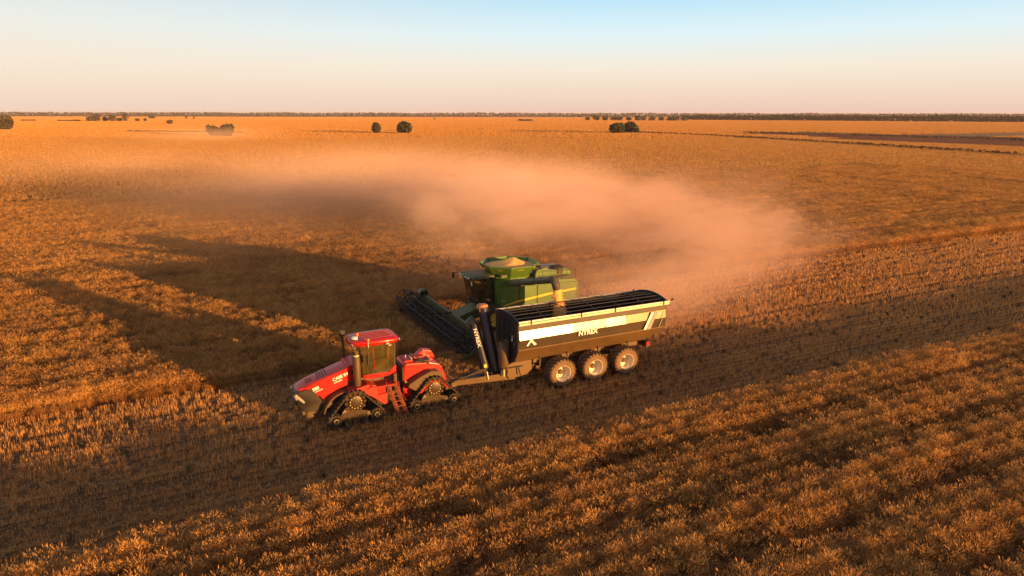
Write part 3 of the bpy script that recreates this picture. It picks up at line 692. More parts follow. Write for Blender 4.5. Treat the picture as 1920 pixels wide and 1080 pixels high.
# roof: rounded slab, rib lines, lights
m = MB(); rings = []
out = [(2.02, .0), (2.0, .42), (1.86, .72), (1.45, .86), (.6, .92), (-.1, .90), (-.36, .78), (-.42, .4), (-.42, 0)]
full = out + [(x, -y) for x, y in out[-2:0:-1]]
for k, z in ((.86, 3.80), (.97, 3.83), (1.0, 3.90), (1.0, 3.98), (.97, 4.06), (.92, 4.085), (.5, 4.09)):
    rings.append([(.8 + (x - .8) * k, y * k, z) for x, y in full])
m.loft(rings); roof = m.build('roof', RED, TR, smooth=45)
m = MB()
for y in (-.5, -.25, 0, .25, .5): m.bar((-.15, y, 4.095), (1.35, y, 4.095), .03, .03)
m.build('roof_rib', REDD, roof)
m = MB(); m.lathe([(0, 4.24), (.12, 4.235), (.17, 4.19), (.17, 4.12), (0, 4.12)], (1.72, .28, 0), 24, axis='z'); m.build('gps_dome', mat('cream_dome', (.75, .72, .62), .4), TR, smooth=40)
m = MB(); m.lathe([(0, 4.0), (.13, 4.0), (.13, 4.06), (0, 4.06)], (2.1, -.95, 0), 12, axis='z'); m.box(1.92, 2.22, -1.04, -.84, 3.98, 4.28); m.box(2.0, 2.12, -.98, -.9, 2.6, 4.0); m.build('air_intake', BLK, TR, bevel=.03)
for bx, by in ((1.62, .42), (1.22, .98)):
    m = MB(); z0 = 4.1 if by < .9 else 3.9
    m.tube([(bx, by, z0 - .1), (bx, by, z0 + .22)], .015, 8, 0); m.lathe([(0, z0 + .36), (.05, z0 + .35), (.07, z0 + .30), (.07, z0 + .2), (0, z0 + .2)], (bx, by, 0), 14, 1, axis='z')
    m.build('beacon', [WHITE, ORG], TR, smooth=40)
m = MB(); m.tube([(-.05, .42, 4.08), (-.06, .42, 4.95)], .012, 6); m.build('aerial', WIRE, TR)
for (x, y, z, dx_, dy) in ((.25, .93, 3.86, 0, 1), (-.43, .6, 3.9, -1, 0), (-.43, -.6, 3.9, -1, 0), (1.9, .55, 3.9, 1, .3), (1.9, -.55, 3.9, 1, -.3), (.12, .86, 3.74, 0, 1)):
    m = MB(); m.bar((x, y, z), (x + dx_ * .07, y + dy * .07, z), .17, .09); m.build('work_light', SILV, TR, bevel=.01)
m = MB(); m.tube([(1.30, .86, 3.7), (1.36, 1.18, 3.68), (1.36, 1.22, 3.5)], .016, 8); m.tube([(1.36, 1.22, 3.68), (1.36, 1.22, 2.9)], .014, 8, 0); m.box(1.32, 1.38, 1.08, 1.34, 3.02, 3.45)
m.build('mirror', BLK, TR, bevel=.01)
m = MB(); m.tube([(1.0, .93, 3.72), (1.0, 1.02, 3.4), (.96, .95, 2.6)], .014, 8); m.build('door_handle', REDL, TR)
# cab interior
m = MB(); m.box(.05, .55, -.28, .28, 2.32, 2.78); m.hexa([(.02, -.27, 2.74), (.16, -.27, 2.74), (.16, .27, 2.74), (.02, .27, 2.74), (-.06, -.24, 3.45), (.06, -.24, 3.45), (.06, .24, 3.45), (-.06, .24, 3.45)])
m.build('seat', SEATM, TR, bevel=.05)
m = MB(); m.lathe([(.17, -.015), (.2, 0), (.17, .015)], (1.15, 0, 3.0), 18, axis='z'); m.tube([(1.4, 0, 2.4), (1.15, 0, 3.0)], .03, 8); m.box(1.2, 1.5, -.45, .45, 2.3, 2.75)
m.build('dashboard', BLK, TR)
m = MB(); m.box(-.13, .9, -.7, .7, 2.305, 2.33); m.box(.2, .9, .3, .5, 2.33, 2.95); m.build('console', BLK, TR, bevel=.02)
m = MB(); m.box(.95, 1.12, .45, .62, 2.62, 2.86); m.build('cloth_bag', BLUE, TR, bevel=.03)
# exhaust stack, left front of cab
m = MB(); m.tube([(1.86, .98, 1.85), (1.86, .98, 2.0), (1.86, .98, 3.35), (1.86, .98, 3.45)], [.15, .19, .19, .13], 20)
m.tube([(1.86, .98, 3.4), (1.86, .98, 3.72), (1.90, .97, 3.84), (2.0, .94, 3.90)], [.12, .12, .125, .13], 16)
m.lathe([(.135, 3.44), (.15, 3.46), (.15, 3.5), (.135, 3.52)], (1.86, .98, 0), 18, 1, axis='z')
m.build('exhaust', [TMET, CHROME], TR, smooth=40)
# rear unit
m = MB(); rp = [(-.58, .62), (-.56, 1.5), (-.64, 2.38), (-.74, 2.52), (-2.02, 2.40), (-2.55, 2.24), (-2.72, 2.02), (-2.92, 1.46), (-2.92, 1.02), (-2.62, 1.32), (-2.28, 1.47), (-1.9, 1.36), (-1.45, 1.02), (-1.2, .9), (-.9, .7)]
m.prism(rp, -.72, .72); rear = m.build('rear_body', RED, TR, bevel=.05, seg=3)
m = MB(); m.box(-1.2, -.72, -.5, .5, 2.49, 2.60); m.prism([(-1.25, 2.45), (-1.35, 2.60), (-1.9, 2.56), (-2.1, 2.42)], -.4, .1); m.build('fuel_tank_top', REDD, TR, bevel=.04)
m = MB(); m.box(-2.1, -1.3, -.1, .56, 2.40, 2.50); m.build('recess', BLK, TR)
m = MB(); m.prism([(-1.5, 2.42), (-2.0, 2.78), (-2.5, 2.66), (-2.72, 2.2)], -.72, -.30); m.build('rear_hump', RED, TR, bevel=.06, seg=3)
m = MB(); m.prism([(-1.12, 2.5), (-1.22, 2.62), (-1.28, 2.5)], -.2, .15); m.tube([(-.95, .0, 2.55), (-.95, .0, 2.78)], .02, 8); m.build('filler_cap', WHITE, TR)
m = MB(); m.box(-.62, -.52, -.70, .70, .62, 2.35); m.build('front_plate', BLK, TR, bevel=.02)
m = MB(); m.bar((-1.02, .55, 3.02), (-2.02, .74, 2.30), .07, .06); m.build('wiper_arm', BLK, TR)
for s in (1, -1):
    m = MB(); poly = [(-.66, 1.42), (-.72, 1.56), (-1.35, 1.88), (-1.9, 2.08), (-2.35, 2.02), (-2.62, 1.78), (-2.5, 1.62), (-2.2, 1.70), (-1.9, 1.66), (-1.5, 1.42), (-1.22, 1.16), (-1.0, 1.18)]
    m.prism(poly, .70 * s, 1.22 * s); m.build('rear_fender', TMET, TR, bevel=.03)
    m = MB(); m.prism([(-1.2, 1.12), (-1.5, 1.36), (-1.9, 1.60), (-2.3, 1.64), (-2.7, 1.42), (-2.90, 1.1), (-2.74, 1.06), (-2.5, 1.36), (-2.2, 1.48), (-1.85, 1.44), (-1.5, 1.16), (-1.3, 1.0)], .70 * s, 1.34 * s); m.build('fender_lip', RED, TR, bevel=.015)
    m = MB(); m.box(-.74, -.62, .74 * s, .86 * s, 1.50, 1.62); m.build('marker_lamp', YELP, TR)
    m = MB(); m.bar((-.64, .62 * s, 1.0), (-1.2, .9 * s, .66), .3, .12); m.build('step_plate', RED, TR, bevel=.02)
    m = MB(); m.box(-2.95, -2.9, .45 * s, .66 * s, 1.2, 1.4); m.build('tail_light', REDL, TR, bevel=.01)
# hitch
m = MB(); m.box(-3.45, -2.8, -.10, .10, .42, .56); m.box(-3.0, -2.7, -.35, .35, .4, 1.1); m.bar((-2.9, .3, .9), (-3.25, .34, .6), .07); m.bar((-2.9, -.3, .9), (-3.25, -.34, .6), .07); m.tube([(-2.95, .1, 1.3), (-3.1, .12, 1.4), (-3.3, .12, 1.2), (-3.6, .1, 1.0)], .025, 8); m.tube([(-2.95, -.05, 1.25), (-3.2, -.02, 1.2), (-3.6, .02, .95)], .025, 8)
m.build('hitch', TMET, TR, bevel=.01)
m = MB(); m.tube([(-.5, .2, 1.3), (-.2, .35, 1.15), (.2, .3, 1.4)], .03, 8); m.tube([(-.5, .0, 1.4), (-.15, .1, 1.2), (.3, .05, 1.45)], .03, 8); m.tube([(-.5, .34, 1.1), (-.1, .5, 1.0), (.4, .4, 1.2)], .025, 8); m.build('hose', BLK, TR, smooth=60)

# one crawler track unit, centred on the sprocket's ground point
def wheel_disc(m, cx, cz, r_, y0, y1, s, spokes, hub, mi=(0, 1)):
    m.lathe([(r_ * .62, y1 * s - .05 * s), (r_ * .94, y1 * s - .04 * s), (r_, y1 * s), (r_, y0 * s), (r_ * .6, y0 * s)], (cx, 0, cz), 28, mi[0])
    for k in range(spokes):
        a = 2 * math.pi * k / spokes; c, q = math.cos(a), math.sin(a)
        m.bar((cx + c * r_ * .3, y1 * s - .035 * s, cz + q * r_ * .3), (cx + c * r_ * .9, y1 * s - .02 * s, cz + q * r_ * .9), r_ * .10, .03, mi[0])
    m.lathe([(0, y1 * s + hub * s), (r_ * .42, y1 * s + hub * s), (r_ * .46, y1 * s), (r_ * .5, y1 * s - .08 * s)], (cx, 0, cz), 20, mi[1])
    for k in range(10):
        a = 2 * math.pi * (k + .5) / 10; c, q = math.cos(a) * r_ * .36, math.sin(a) * r_ * .36
        m.lathe([(.0, y1 * s + (hub + .03) * s), (.022, y1 * s + (hub + .03) * s), (.022, y1 * s + hub * s)], (cx + c, 0, cz + q), 6, 2)
def make_track(s, x):
    t = empty('track_unit', (x, 0, 0)); t.parent = TR
    circ = [(1.0, .40, .335), (0, 1.20, .56), (-1.03, .40, .335)]
    pts = []                                   # belt centreline around the three wheels
    def arc(c, a0, a1, n, rr):
        for k in range(n + 1):
            a = a0 + (a1 - a0) * k / n; pts.append((c[0] + math.cos(a) * rr, c[1] + math.sin(a) * rr, a))
    arc(circ[0], -math.pi / 2, math.radians(46), 9, circ[0][2]); arc(circ[1], math.radians(48), math.radians(132), 9, circ[1][2]); arc(circ[2], math.radians(134), math.pi * 1.5, 9, circ[2][2])
    P2 = [Vector((p[0], p[1])) for p in pts]; dense = []
    for i in range(len(P2)):
        a, b = P2[i], P2[(i + 1) % len(P2)]; n = max(1, int((b - a).length / .07))
        for k in range(n): dense.append(a.lerp(b, k / n))
    m = MB(); n = len(dense); y0, y1 = .70 * s, 1.46 * s; rings = []
    nor = []
    for i in range(n):
        d = (dense[(i + 1) % n] - dense[i - 1]).normalized(); nor.append(Vector((d.y, -d.x)))
    for i in range(n + 1):
        p, q = dense[i % n], nor[i % n]; o, ii = p + q * .045, p
        rings.append([(o.x, y0, o.y), (o.x, y1, o.y), (ii.x, y1, ii.y), (ii.x, y0, ii.y)])
    m.loft(rings, cap=False)
    acc = 0
    for i in range(n):
        acc += (dense[(i + 1) % n] - dense[i]).length
        if acc > .155:
            acc = 0; p, q = dense[i], nor[i]; d = Vector((-q.y, q.x))
            for ya, yb, sh in ((y0, .5 * (y0 + y1) - .02 * s, 0), (.5 * (y0 + y1) + .02 * s, y1 + .005 * s, .07)):
                a, b = p + q * .04 + d * sh, p + q * .095 + d * sh
                c0, c1 = d * .045, d * .028; lean = d * .09
                m.hexa([((a - c0).x, ya, (a - c0).y), ((a + c0).x, ya, (a + c0).y), ((a + c0 + lean).x, yb, (a + c0 + lean).y), ((a - c0 + lean).x, yb, (a - c0 + lean).y),
                        ((b - c1).x, ya, (b - c1).y), ((b + c1).x, ya, (b + c1).y), ((b + c1 + lean).x, yb, (b + c1 + lean).y), ((b - c1 + lean).x, yb, (b - c1 + lean).y)])
            g = p - q * .08; m.hexa([((g - d * .03).x, 1.02 * s, (g - d * .03).y), ((g + d * .03).x, 1.02 * s, (g + d * .03).y), ((g + d * .03).x, 1.14 * s, (g + d * .03).y), ((g - d * .03).x, 1.14 * s, (g - d * .03).y),
                        ((p - d * .03).x, 1.02 * s, (p - d * .03).y), ((p + d * .03).x, 1.02 * s, (p + d * .03).y), ((p + d * .03).x, 1.14 * s, (p + d * .03).y), ((p - d * .03).x, 1.14 * s, (p - d * .03).y)])
    m.build('belt', RUB, t)
    for cx, cz, r_ in circ:
        m = MB()
        if r_ > .5:
            m.lathe([(0, .8 * s), (.50, .8 * s), (.52, 1.30 * s), (.44, 1.36 * s), (.36, 1.30 * s), (.34, 1.38 * s), (.22, 1.42 * s), (0, 1.42 * s)], (cx, 0, cz), 30, 0)
            for k in range(12):
                a = 2 * math.pi * k / 12; c, q = math.cos(a), math.sin(a); m.bar((cx + c * .38, 1.36 * s, cz + q * .38), (cx + c * .53, 1.36 * s, cz + q * .53), .06, .1, 0)
            for k in range(12):
                a = 2 * math.pi * (k + .5) / 12; m.lathe([(.0, 1.45 * s), (.026, 1.45 * s), (.026, 1.38 * s)], (cx + math.cos(a) * .29, 0, cz + math.sin(a) * .29), 6, 2)
            m.build('drive_wheel', [TRKM, TRKM, CHROME], t, smooth=35)
        else:
            wheel_disc(m, cx, cz, r_ - .02, .74, 1.42, s, 10, .03); m.build('idler_wheel', [RUB, TRKM, CHROME], t, smooth=35)
    for k in range(3):
        m = MB(); cx = -.42 + k * .42; m.lathe([(0, 1.38 * s), (.10, 1.38 * s), (.13, 1.42 * s), (.165, 1.42 * s), (.165, .74 * s), (0, .74 * s)], (cx, 0, .22), 20, 0); m.build('roller', RUB, t, smooth=35)
    m = MB(); m.prism([(-.80, .42), (-.72, .60), (-.38, .70), (.35, .86), (.52, .98), (.66, .84), (.78, .55), (.84, .38), (.5, .30), (-.5, .30)], 1.18 * s, 1.36 * s)
    m.box(-.5, .5, .8 * s, 1.2 * s, .3, .5)
    for cx, cz in ((-.62, .56), (-.56, .50), (-.66, .47), (.58, .86), (.62, .78), (.52, .80)): m.lathe([(0, 1.40 * s), (.03, 1.40 * s), (.03, 1.34 * s)], (cx, 0, cz), 6, 1)
    m.build('track_frame', [TRKM, CHROME], t, bevel=.02)
    return t
for s in (1, -1):
    for x in (2.10, -2.03): make_track(s, x)

# driver in the cab
PE = empty('person', (-8.9, -32.75, 2.55)); tag(PE, 'driver seated at the wheel inside the red tractor cab', 'person')

# ------------------------------------------------------------------ grain trailer
BN = empty('grain_trailer', (-20.9, -32.7, 0.0))
tag(BN, 'charcoal three axle grain trailer being filled, with a bright reflective side band', 'trailer')
XF, XR, HW, ZT = 4.82, -5.15, 1.42, 4.10
def shell(poly_out, x0, x1, th):               # half profile (y,z) from the top rim down, mirrored; open box of thin walls
    return [(x, y, z) for x in (x0, x1) for y, z in poly_out]
prof = [(HW, ZT - .02), (HW + .02, 3.60), (HW + .06, 3.09), (HW + .0, 2.50), (.98, 1.72), (.45, 1.45)]
inner = [(HW - .05, ZT - .02), (HW - .05, 2.52), (.92, 1.80), (.42, 1.56)]
m = MB()
for s in (1, -1):                              # outer skin: upper plain strip, and lower vertical wall
    for (a, b), mi in (((0, 1), 0), ((2, 3), 0), ((3, 4), 1), ((4, 5), 1)):
        (y0, z0), (y1, z1) = prof[a], prof[b]
        m.add([(XF, y0 * s, z0), (XR, y0 * s, z0), (XR - (0 if z1 > 2 else -.9), y1 * s, z1), (XF + (0 if z1 > 2 else 0.0), y1 * s, z1)], [(0, 1, 2, 3)], mi)
    for k in range(3):
        (y0, z0), (y1, z1) = inner[k], inner[k + 1]
        m.add([(XF - .04, y0 * s, z0), (XR + .04, y0 * s, z0), (XR + .04 + (.9 if z1 < 2 else 0), y1 * s, z1), (XF - .04, y1 * s, z1)], [(0, 1, 2, 3)], 2)
m.add([(XF, .45, 1.45), (XR + .9, .45, 1.45), (XR + .9, -.45, 1.45), (XF, -.45, 1.45)], [(0, 1, 2, 3)], 1)
m.add([(XF, .42, 1.58), (XR + .9, .42, 1.58), (XR + .9, -.42, 1.58), (XF, -.42, 1.58)], [(0, 1, 2, 3)], 2)
hop = m.build('hopper', [BINSIDE, BINLOW, INSIDE], BN, recalc=False)
def arch_top(n=10): return [(HW * (1 - 2 * k / n), ZT + .24 * (1 - (1 - 2 * k / n) ** 2)) for k in range(n + 1)]
for x0, x1, nm in ((XF, XF + .05, 'front_panel'), (XR - .05, XR, 'rear_panel')):
    m = MB(); low = [(-HW, 2.5), (-.98, 1.72), (-.45, 1.45), (.45, 1.45), (.98, 1.72), (HW, 2.5)]
    if nm == 'rear_panel': low = [(-HW, 2.5), (-1.15, 2.28), (1.15, 2.28), (HW, 2.5)]
    m.prism(arch_top() + low, x0, x1, axis='x'); fp = m.build(nm, CHARC, BN)
    m = MB(); at_ = arch_top()
    for (a, b), (c, d) in zip(at_, at_[1:]): m.bar((.5 * (x0 + x1), a, b), (.5 * (x0 + x1), c, d), .12, .07)
    m.build('top_beam', CHARC, fp)
    if nm == 'front_panel':
        m = MB()
        for q in (-.9, -.3, .3, .9): m.box(XF + .05, XF + .09, q - .04, q + .04, 1.9, 3.9)
        m.box(XF + .05, XF + .08, -HW, HW, 2.46, 2.54); m.build('stiffener', CHARC, fp, bevel=.01)
        m = MB()                               # emblem: two crossed strokes
        m.prism([(.98, 3.28), (.86, 3.28), (.62, 2.86), (.74, 2.86)], XF + .052, XF + .058, axis='x', mi=0); m.prism([(.62, 3.18), (.70, 3.18), (1.04, 2.72), (.96, 2.66)], XF + .060, XF + .066, axis='x', mi=1)
        m.build('emblem', [WLET, GREYL], fp)
m = MB(); m.add([(XR, HW, 2.5), (XR, 1.15, 2.28), (XR, -1.15, 2.28), (XR, -HW, 2.5), (XR + .9, -.98, 1.72), (XR + .9, -.45, 1.45), (XR + .9, .45, 1.45), (XR + .9, .98, 1.72)], [tuple(range(8))]); m.build('rear_slope', BINLOW, BN)
# reflective side band: five pressed sheets, each leaning a little differently
cuts = [XF, 3.42, 1.36, -.76, -2.25, XR]
for s in (1, -1):
    for k in range(5):
        a, b = cuts[k], cuts[k + 1]; d = (.0, -.012, -.030, -.018, -.05)[k]
        m = MB(); yt, yb = (HW + .0) * s, (HW + .105 + d) * s; yy = (HW - .02) * s
        m.hexa([(b + .015, yy, 3.09), (a - .015, yy, 3.09), (a - .015, yb, 3.09), (b + .015, yb, 3.09), (b + .015, yy, 3.585), (a - .015, yy, 3.585), (a - .015, yt, 3.585), (b + .015, yt, 3.585)])
        m.build('side_sheet', SHEEN, hop, bevel=.008)
    m = MB(); m.box(XR - .18, XF, (HW - .03) * s, (HW + .10) * s, 3.98, 4.03); m.tube([(XR - .25, (HW + .03) * s, 4.07), (XF + .02, (HW + .03) * s, 4.10)], .055, 12)
    m.box(XR - .18, XF, (HW + .03) * s, (HW + .07) * s, 3.90, 4.0)
    m.build('side_rail', RAIL, BN, bevel=.006)
    for x in (4.1, .9, -1.4, -4.9):
        m = MB(); m.box(x - .03, x + .03, (HW + .02) * s, (HW + .13) * s, 3.93, 4.18); m.build('tarp_clamp', BLK, BN)
m = MB(); m.bar((XR - .2, HW + .02, 3.96), (XR - .42, HW + .0, 4.14), .05); m.bar((XR - .42, HW + .0, 4.14), (XR - .55, HW - .02, 4.16), .10); m.bar((XR - .2, HW + .03, 3.96), (XR - .05, HW + .03, 3.92), .05)
m.build('tarp_crank', BLK, BN)
m = MB(); m.box(XR, XF, HW - .005, HW + .008, 2.47, 2.53); m.box(XR, XF, -HW - .008, -HW + .005, 2.47, 2.53); m.build('crease_rib', BINLOW, hop)
# arched cover grid
m = MB()
def az_(y): return ZT + .24 * (1 - (y / HW) ** 2)
for x in (3.15, 1.5, -.2, -1.85, -3.5):
    ys = [HW * (1 - 2 * k / 10) for k in range(11)]; m.tube([(x, y, az_(y) - .02) for y in ys], .022, 6)
for y in (-1.05, -.62, -.2, .2, .62, 1.05): m.tube([(XR, y, az_(y) - .02), (XF, y, az_(y) - .02)], .016, 6)
m.build('cover_grid', WIRE, BN, smooth=60)
# lettering and decals
text('lettering', 'NYREX', (1.10, HW + .135, 2.86), .40, (-1, 0, 0), (0, .05, 1), WLET, hop, bold=.035, sx=1.0)
text('lettering', 'T650', (-4.42, HW + .125, 3.40), .12, (-1, 0, 0), (0, 0, 1), WLET, hop, bold=.03)
m = MB()
m.prism([(4.38, 2.72), (4.26, 2.72), (4.02, 3.04), (4.14, 3.04)], HW + .065, HW + .07, mi=0); m.prism([(4.22, 3.06), (4.06, 3.06), (3.76, 2.76), (3.92, 2.72)], HW + .10, HW + .112, mi=0)
m.build('emblem', [WLET], hop)
m = MB()
m.prism([(-3.98, 3.57), (-4.20, 3.57), (-3.66, 2.56), (-3.46, 2.56)], HW + .13, HW + .135, mi=0); m.prism([(-4.24, 3.57), (-4.42, 3.57), (-3.98, 2.56), (-3.70, 2.56)], HW + .131, HW + .136, mi=1)
m.prism([(-5.02, 3.57), (-5.05, 3.57), (-4.62, 2.56), (-4.58, 2.56)], HW + .131, HW + .136, mi=1)
m.build('stripe_decal', [WLET, GREYL], hop)
# chassis
m = MB()
for s in (1, -1):
    m.prism([(5.2, .95), (5.2, 1.40), (4.6, 1.62), (-4.0, 1.62), (-4.2, 1.45), (-4.0, 1.30), (3.2, 1.26), (3.9, .70), (5.0, .60)], .50 * s, .62 * s)
    m.hexa([(8.15, .05 * s, .60), (4.6, .46 * s, .52), (4.6, .58 * s, .52), (8.15, .17 * s, .60), (8.15, .05 * s, .88), (4.6, .46 * s, .96), (4.6, .58 * s, .96), (8.15, .17 * s, .88)])
m.box(8.0, 8.3, -.2, .2, .55, .80); m.box(5.0, 5.15, -.5, .5, .6, .95); m.box(4.0, 5.1, -.5, .5, 1.1, 1.45); m.box(6.4, 6.5, -.25, .25, .62, .85)
m.build('drawbar', BINLOW, BN, bevel=.015)
m = MB(); m.box(5.1, 7.2, -.26, .26, .86, .90); m.bar((6.9, .1, .9), (7.9, .05, .93), .2, .03); m.build('deck_plate', CHARC, BN)
m = MB()
for k, yy in enumerate((-.1, .0, .12)): m.tube([(6.0, yy, .95), (6.6, yy * 1.5, 1.22), (7.2, yy, 1.05), (8.1, yy * .4, .98), (8.6, yy * .3, 1.15)], .022, 8)
m.build('hose', BLK, BN, smooth=60)
m = MB(); m.tube([(6.35, .32, .9), (6.35, .32, 1.5)], .035, 8); m.box(6.28, 6.42, .25, .39, 1.45, 1.62, 1); m.tube([(6.35, .32, 1.35), (8.2, .1, .8)], .03, 8, 2); m.tube([(6.2, .45, .75), (6.28, .42, 1.2)], .035, 8, 3)
m.build('jack', [DMET, YELP, TMET, CHROME], BN)
m = MB(); m.bar((5.15, .72, 1.3), (4.2, .76, 1.3), .05); m.bar((4.5, .74, 1.3), (4.4, .82, .8), .05); m.box(5.1, 5.5, .5, .62, .92, 1.2); m.tube([(5.35, .66, .85), (5.35, .66, 1.25)], .05, 8, 1); m.build('valve_block', [BLK, CHROME], BN)
for x in (3.3, 1.5, -.6, -2.7):
    m = MB(); m.box(x - .04, x + .04, 1.02, 1.10, 1.25, 1.86); m.box(x - .03, x + .03, .6, 1.08, 1.26, 1.32); m.build('support_post', BLK, BN)
m = MB(); m.box(XR + 1.0, XR + 1.06, .5, .9, 1.2, 1.55); m.build('light_bar', BLK, BN)
m = MB(); m.tube([(-4.15, 1.05, 1.62), (-4.15, 1.05, 1.85)], .02, 6, 0); m.box(-4.3, -4.02, .95, 1.15, 1.28, 1.62, 0); m.box(-4.32, -4.29, .98, 1.12, 1.3, 1.6, 1); m.box(-4.28, -4.04, 1.15, 1.165, 1.4, 1.58, 1)
m.build('tail_light', [BLK, REDL], BN)
# wheels
def tyre_wheel(par, x, s, r_=.88, y0=.92, y1=1.80):
    wv = empty('wheel', (x, 0, r_ - .03)); wv.parent = par; q = lambda y: (y0 + y) * s; W = y1 - y0
    m = MB(); m.lathe([(.46, q(.04)), (.56, q(0)), (.74, q(.02)), (.815, q(.10)), (.825, q(W * .5)), (.815, q(W - .10)), (.74, q(W - .02)), (.56, q(W)), (.455, q(W - .03)), (.455, q(W - .12))], (0, 0, 0), 44, 0)
    for k in range(22):
        for half in (0, 1):
            a = 2 * math.pi * (k + half * .5) / 22; ya, yb = (W - .005, W * .46) if half else (.005, W * .54); da = -.24
            V = []
            for (rr, dw) in ((.80, .050), (.885, .030)):
                for yy, aa in ((ya, a), (yb, a + da)):
                    rq = rr if yy != ya else rr - .03
                    for sg in (-1, 1): V.append((rq * math.cos(aa + sg * dw), q(yy), rq * math.sin(aa + sg * dw)))
            m.add(V, [(0, 1, 3, 2), (4, 5, 7, 6), (0, 1, 5, 4), (2, 3, 7, 6), (0, 2, 6, 4), (1, 3, 7, 5)], 1)
            if half:                           # lug shoulder running down the sidewall
                V = []
                for rr, dw, yy in ((.86, .04, W - .03), (.70, .028, W + .012)):
                    for sg in (-1, 1): V += [(rr * math.cos(a + sg * dw), q(yy), rr * math.sin(a + sg * dw)), (rr * math.cos(a + sg * dw), q(yy - .06), rr * math.sin(a + sg * dw))]
                m.add(V, [(0, 2, 6, 4), (0, 1, 5, 4), (2, 3, 7, 6), (1, 3, 7, 5)], 1)
    m.build('tyre', [TYRE, mat('shaded_tread', (.03, .022, .016), .85, dust=.3, scale=4)], wv, smooth=40)  # lug colour darkened to carry the shade on the tread faces
    m = MB(); m.lathe([(.45, q(W - .015)), (.475, q(W - .0)), (.475, q(W - .03)), (.44, q(W - .07)), (.42, q(W - .22)), (.40, q(W - .36)), (.36, q(W - .42)), (.20, q(W - .46)), (.17, q(W - .40)), (0, q(W - .40))], (0, 0, 0), 36, 0)
    m.lathe([(.43, q(W - .14)), (.40, q(W - .155)), (.43, q(W - .17))], (0, 0, 0), 36, 0)
    m.build('rim', WHITE, wv, smooth=35)
    m = MB(); m.lathe([(.15, q(W - .40)), (.15, q(W - .30)), (.11, q(W - .26)), (0, q(W - .26))], (0, 0, 0), 16, 0)
    for k in range(10):
        a = 2 * math.pi * k / 10; m.lathe([(.0, q(W - .385)), (.02, q(W - .385)), (.02, q(W - .42))], (math.cos(a) * .25, 0, math.sin(a) * .25), 6, 0)
    m.build('hub', TMET, wv, smooth=35); return wv
for x in (2.17, 0.0, -2.18):
    for s in (1, -1): tyre_wheel(BN, x, s)
    m = MB(); m.box(x - .12, x + .12, -1.0, 1.0, .74, .96); m.build('axle', DMET, BN)
m = MB()
for s in (1, -1): m.bar((2.7, .5 * s, 1.08), (-2.9, .5 * s, 1.08), .10, .16)
m.build('suspension_beam', DMET, BN)
# unloading auger: thick upper tube, folded lower tube, discharge chute
m = MB(); m.tube([(5.42, -.18, .85), (5.45, -.35, 1.2), (5.72, -1.28, 4.30), (5.74, -1.33, 4.42)], [.26, .30, .30, .30], 22); AT = m.build('auger_tube', CHARC, BN, smooth=40)
m = MB(); m.tube([(5.735, -1.32, 4.36), (5.75, -1.36, 4.50), (5.74, -1.38, 4.60)], [.335, .33, .20], 22); m.bar((5.99, -1.1, 4.20), (5.96, -1.2, 4.5), .03, .05); m.build('auger_cap', mat('cap_rust', (.42, .17, .09), .6, dust=.2), BN, smooth=40)
m = MB(); m.tube([(5.95, -.5, 1.0), (6.26, -1.42, 3.42)], [.29, .29], 20); m.tube([(6.24, -1.38, 3.36), (6.36, -1.52, 3.60), (6.56, -1.60, 3.36)], [.30, .30, .26], 16); LT = m.build('folded_auger_tube', CHARC, BN, smooth=40)
ax = Vector((5.95 - 6.26, -.5 + 1.42, 1.0 - 3.42)).normalized()
cdir = (Vector((0, 0, 15)) - Vector((-20.9 + 6.2, -32.7 - 1, 2.5))).normalized(); nrm = (cdir - ax * cdir.dot(ax)).normalized(); upv = nrm.cross(ax)
text('lettering', 'NYREX', Vector((6.24, -1.38, 3.32)) + nrm * .30 + ax * .14 - upv * .09, .27, ax, upv, WLET, LT, bold=.02, sx=1.25)
m = MB(); m.tube([(5.5, -.3, .9), (5.9, -.42, .9), (5.95, -.5, 1.1)], [.2, .22, .26], 14); m.box(5.2, 5.9, -.55, .1, .55, .95); m.bar((5.75, -.9, 1.1), (5.75, -1.0, 2.5), .08); m.bar((5.3, -.6, 1.0), (5.68, -1.0, 3.2), .07); m.build('auger_base', CHARC, BN, bevel=.015)
m = MB(); m.tube([(5.18, .28, 1.02), (5.18, .27, 1.25), (5.16, .26, 1.9), (5.14, .25, 2.78)], [.24, .31, .33, .30], 24, cap=False); m.build('discharge_chute', TMET, BN, smooth=40, solid=.02)
m = MB(); m.box(4.86, 5.2, .1, .45, 1.3, 1.4); m.box(4.86, 5.0, .1, .45, 2.3, 2.4); m.build('chute_bracket', BLK, BN)

# ------------------------------------------------------------------ combine harvester
CB = empty('combine_harvester', (-22.0, -43.5, 0.0))
tag(CB, 'green combine harvester with a wide cutting front, unloading into the trailer', 'combine harvester')
m = MB()                                       # side body, tapered panels
side = [(2.2, 3.55), (2.05, 1.75), (1.6, 1.35), (-.4, 1.35), (-1.4, 1.05), (-3.6, 1.25), (-4.35, 1.70), (-4.45, 3.0), (-4.2, 3.22), (0.8, 3.42), (1.0, 3.62)]
m.prism(side, -1.55, 1.55); body = m.build('body', GREEN, CB, bevel=.06, seg=3)
for s in (1, -1):
    m = MB(); m.prism([(2.02, 3.02), (1.90, 1.72), (.5, 1.52), (.45, 3.02)], 1.55 * s, 1.62 * s); m.build('front_side_panel', GREEN, body, bevel=.03)
    m = MB(); m.prism([(.42, 3.12), (.46, 1.55), (-4.25, 1.78), (-4.38, 2.98)], 1.55 * s, 1.66 * s); m.build('side_panel', GREEN, body, bevel=.03)
    m = MB(); m.prism([(1.72, 1.84), (1.70, 1.80), (.4, 1.98), (-1.9, 2.22), (-4.3, 2.38), (-4.3, 2.52), (-1.9, 2.38), (.4, 2.12)], 1.63 * s, 1.672 * s); m.build('stripe', YEL, body)
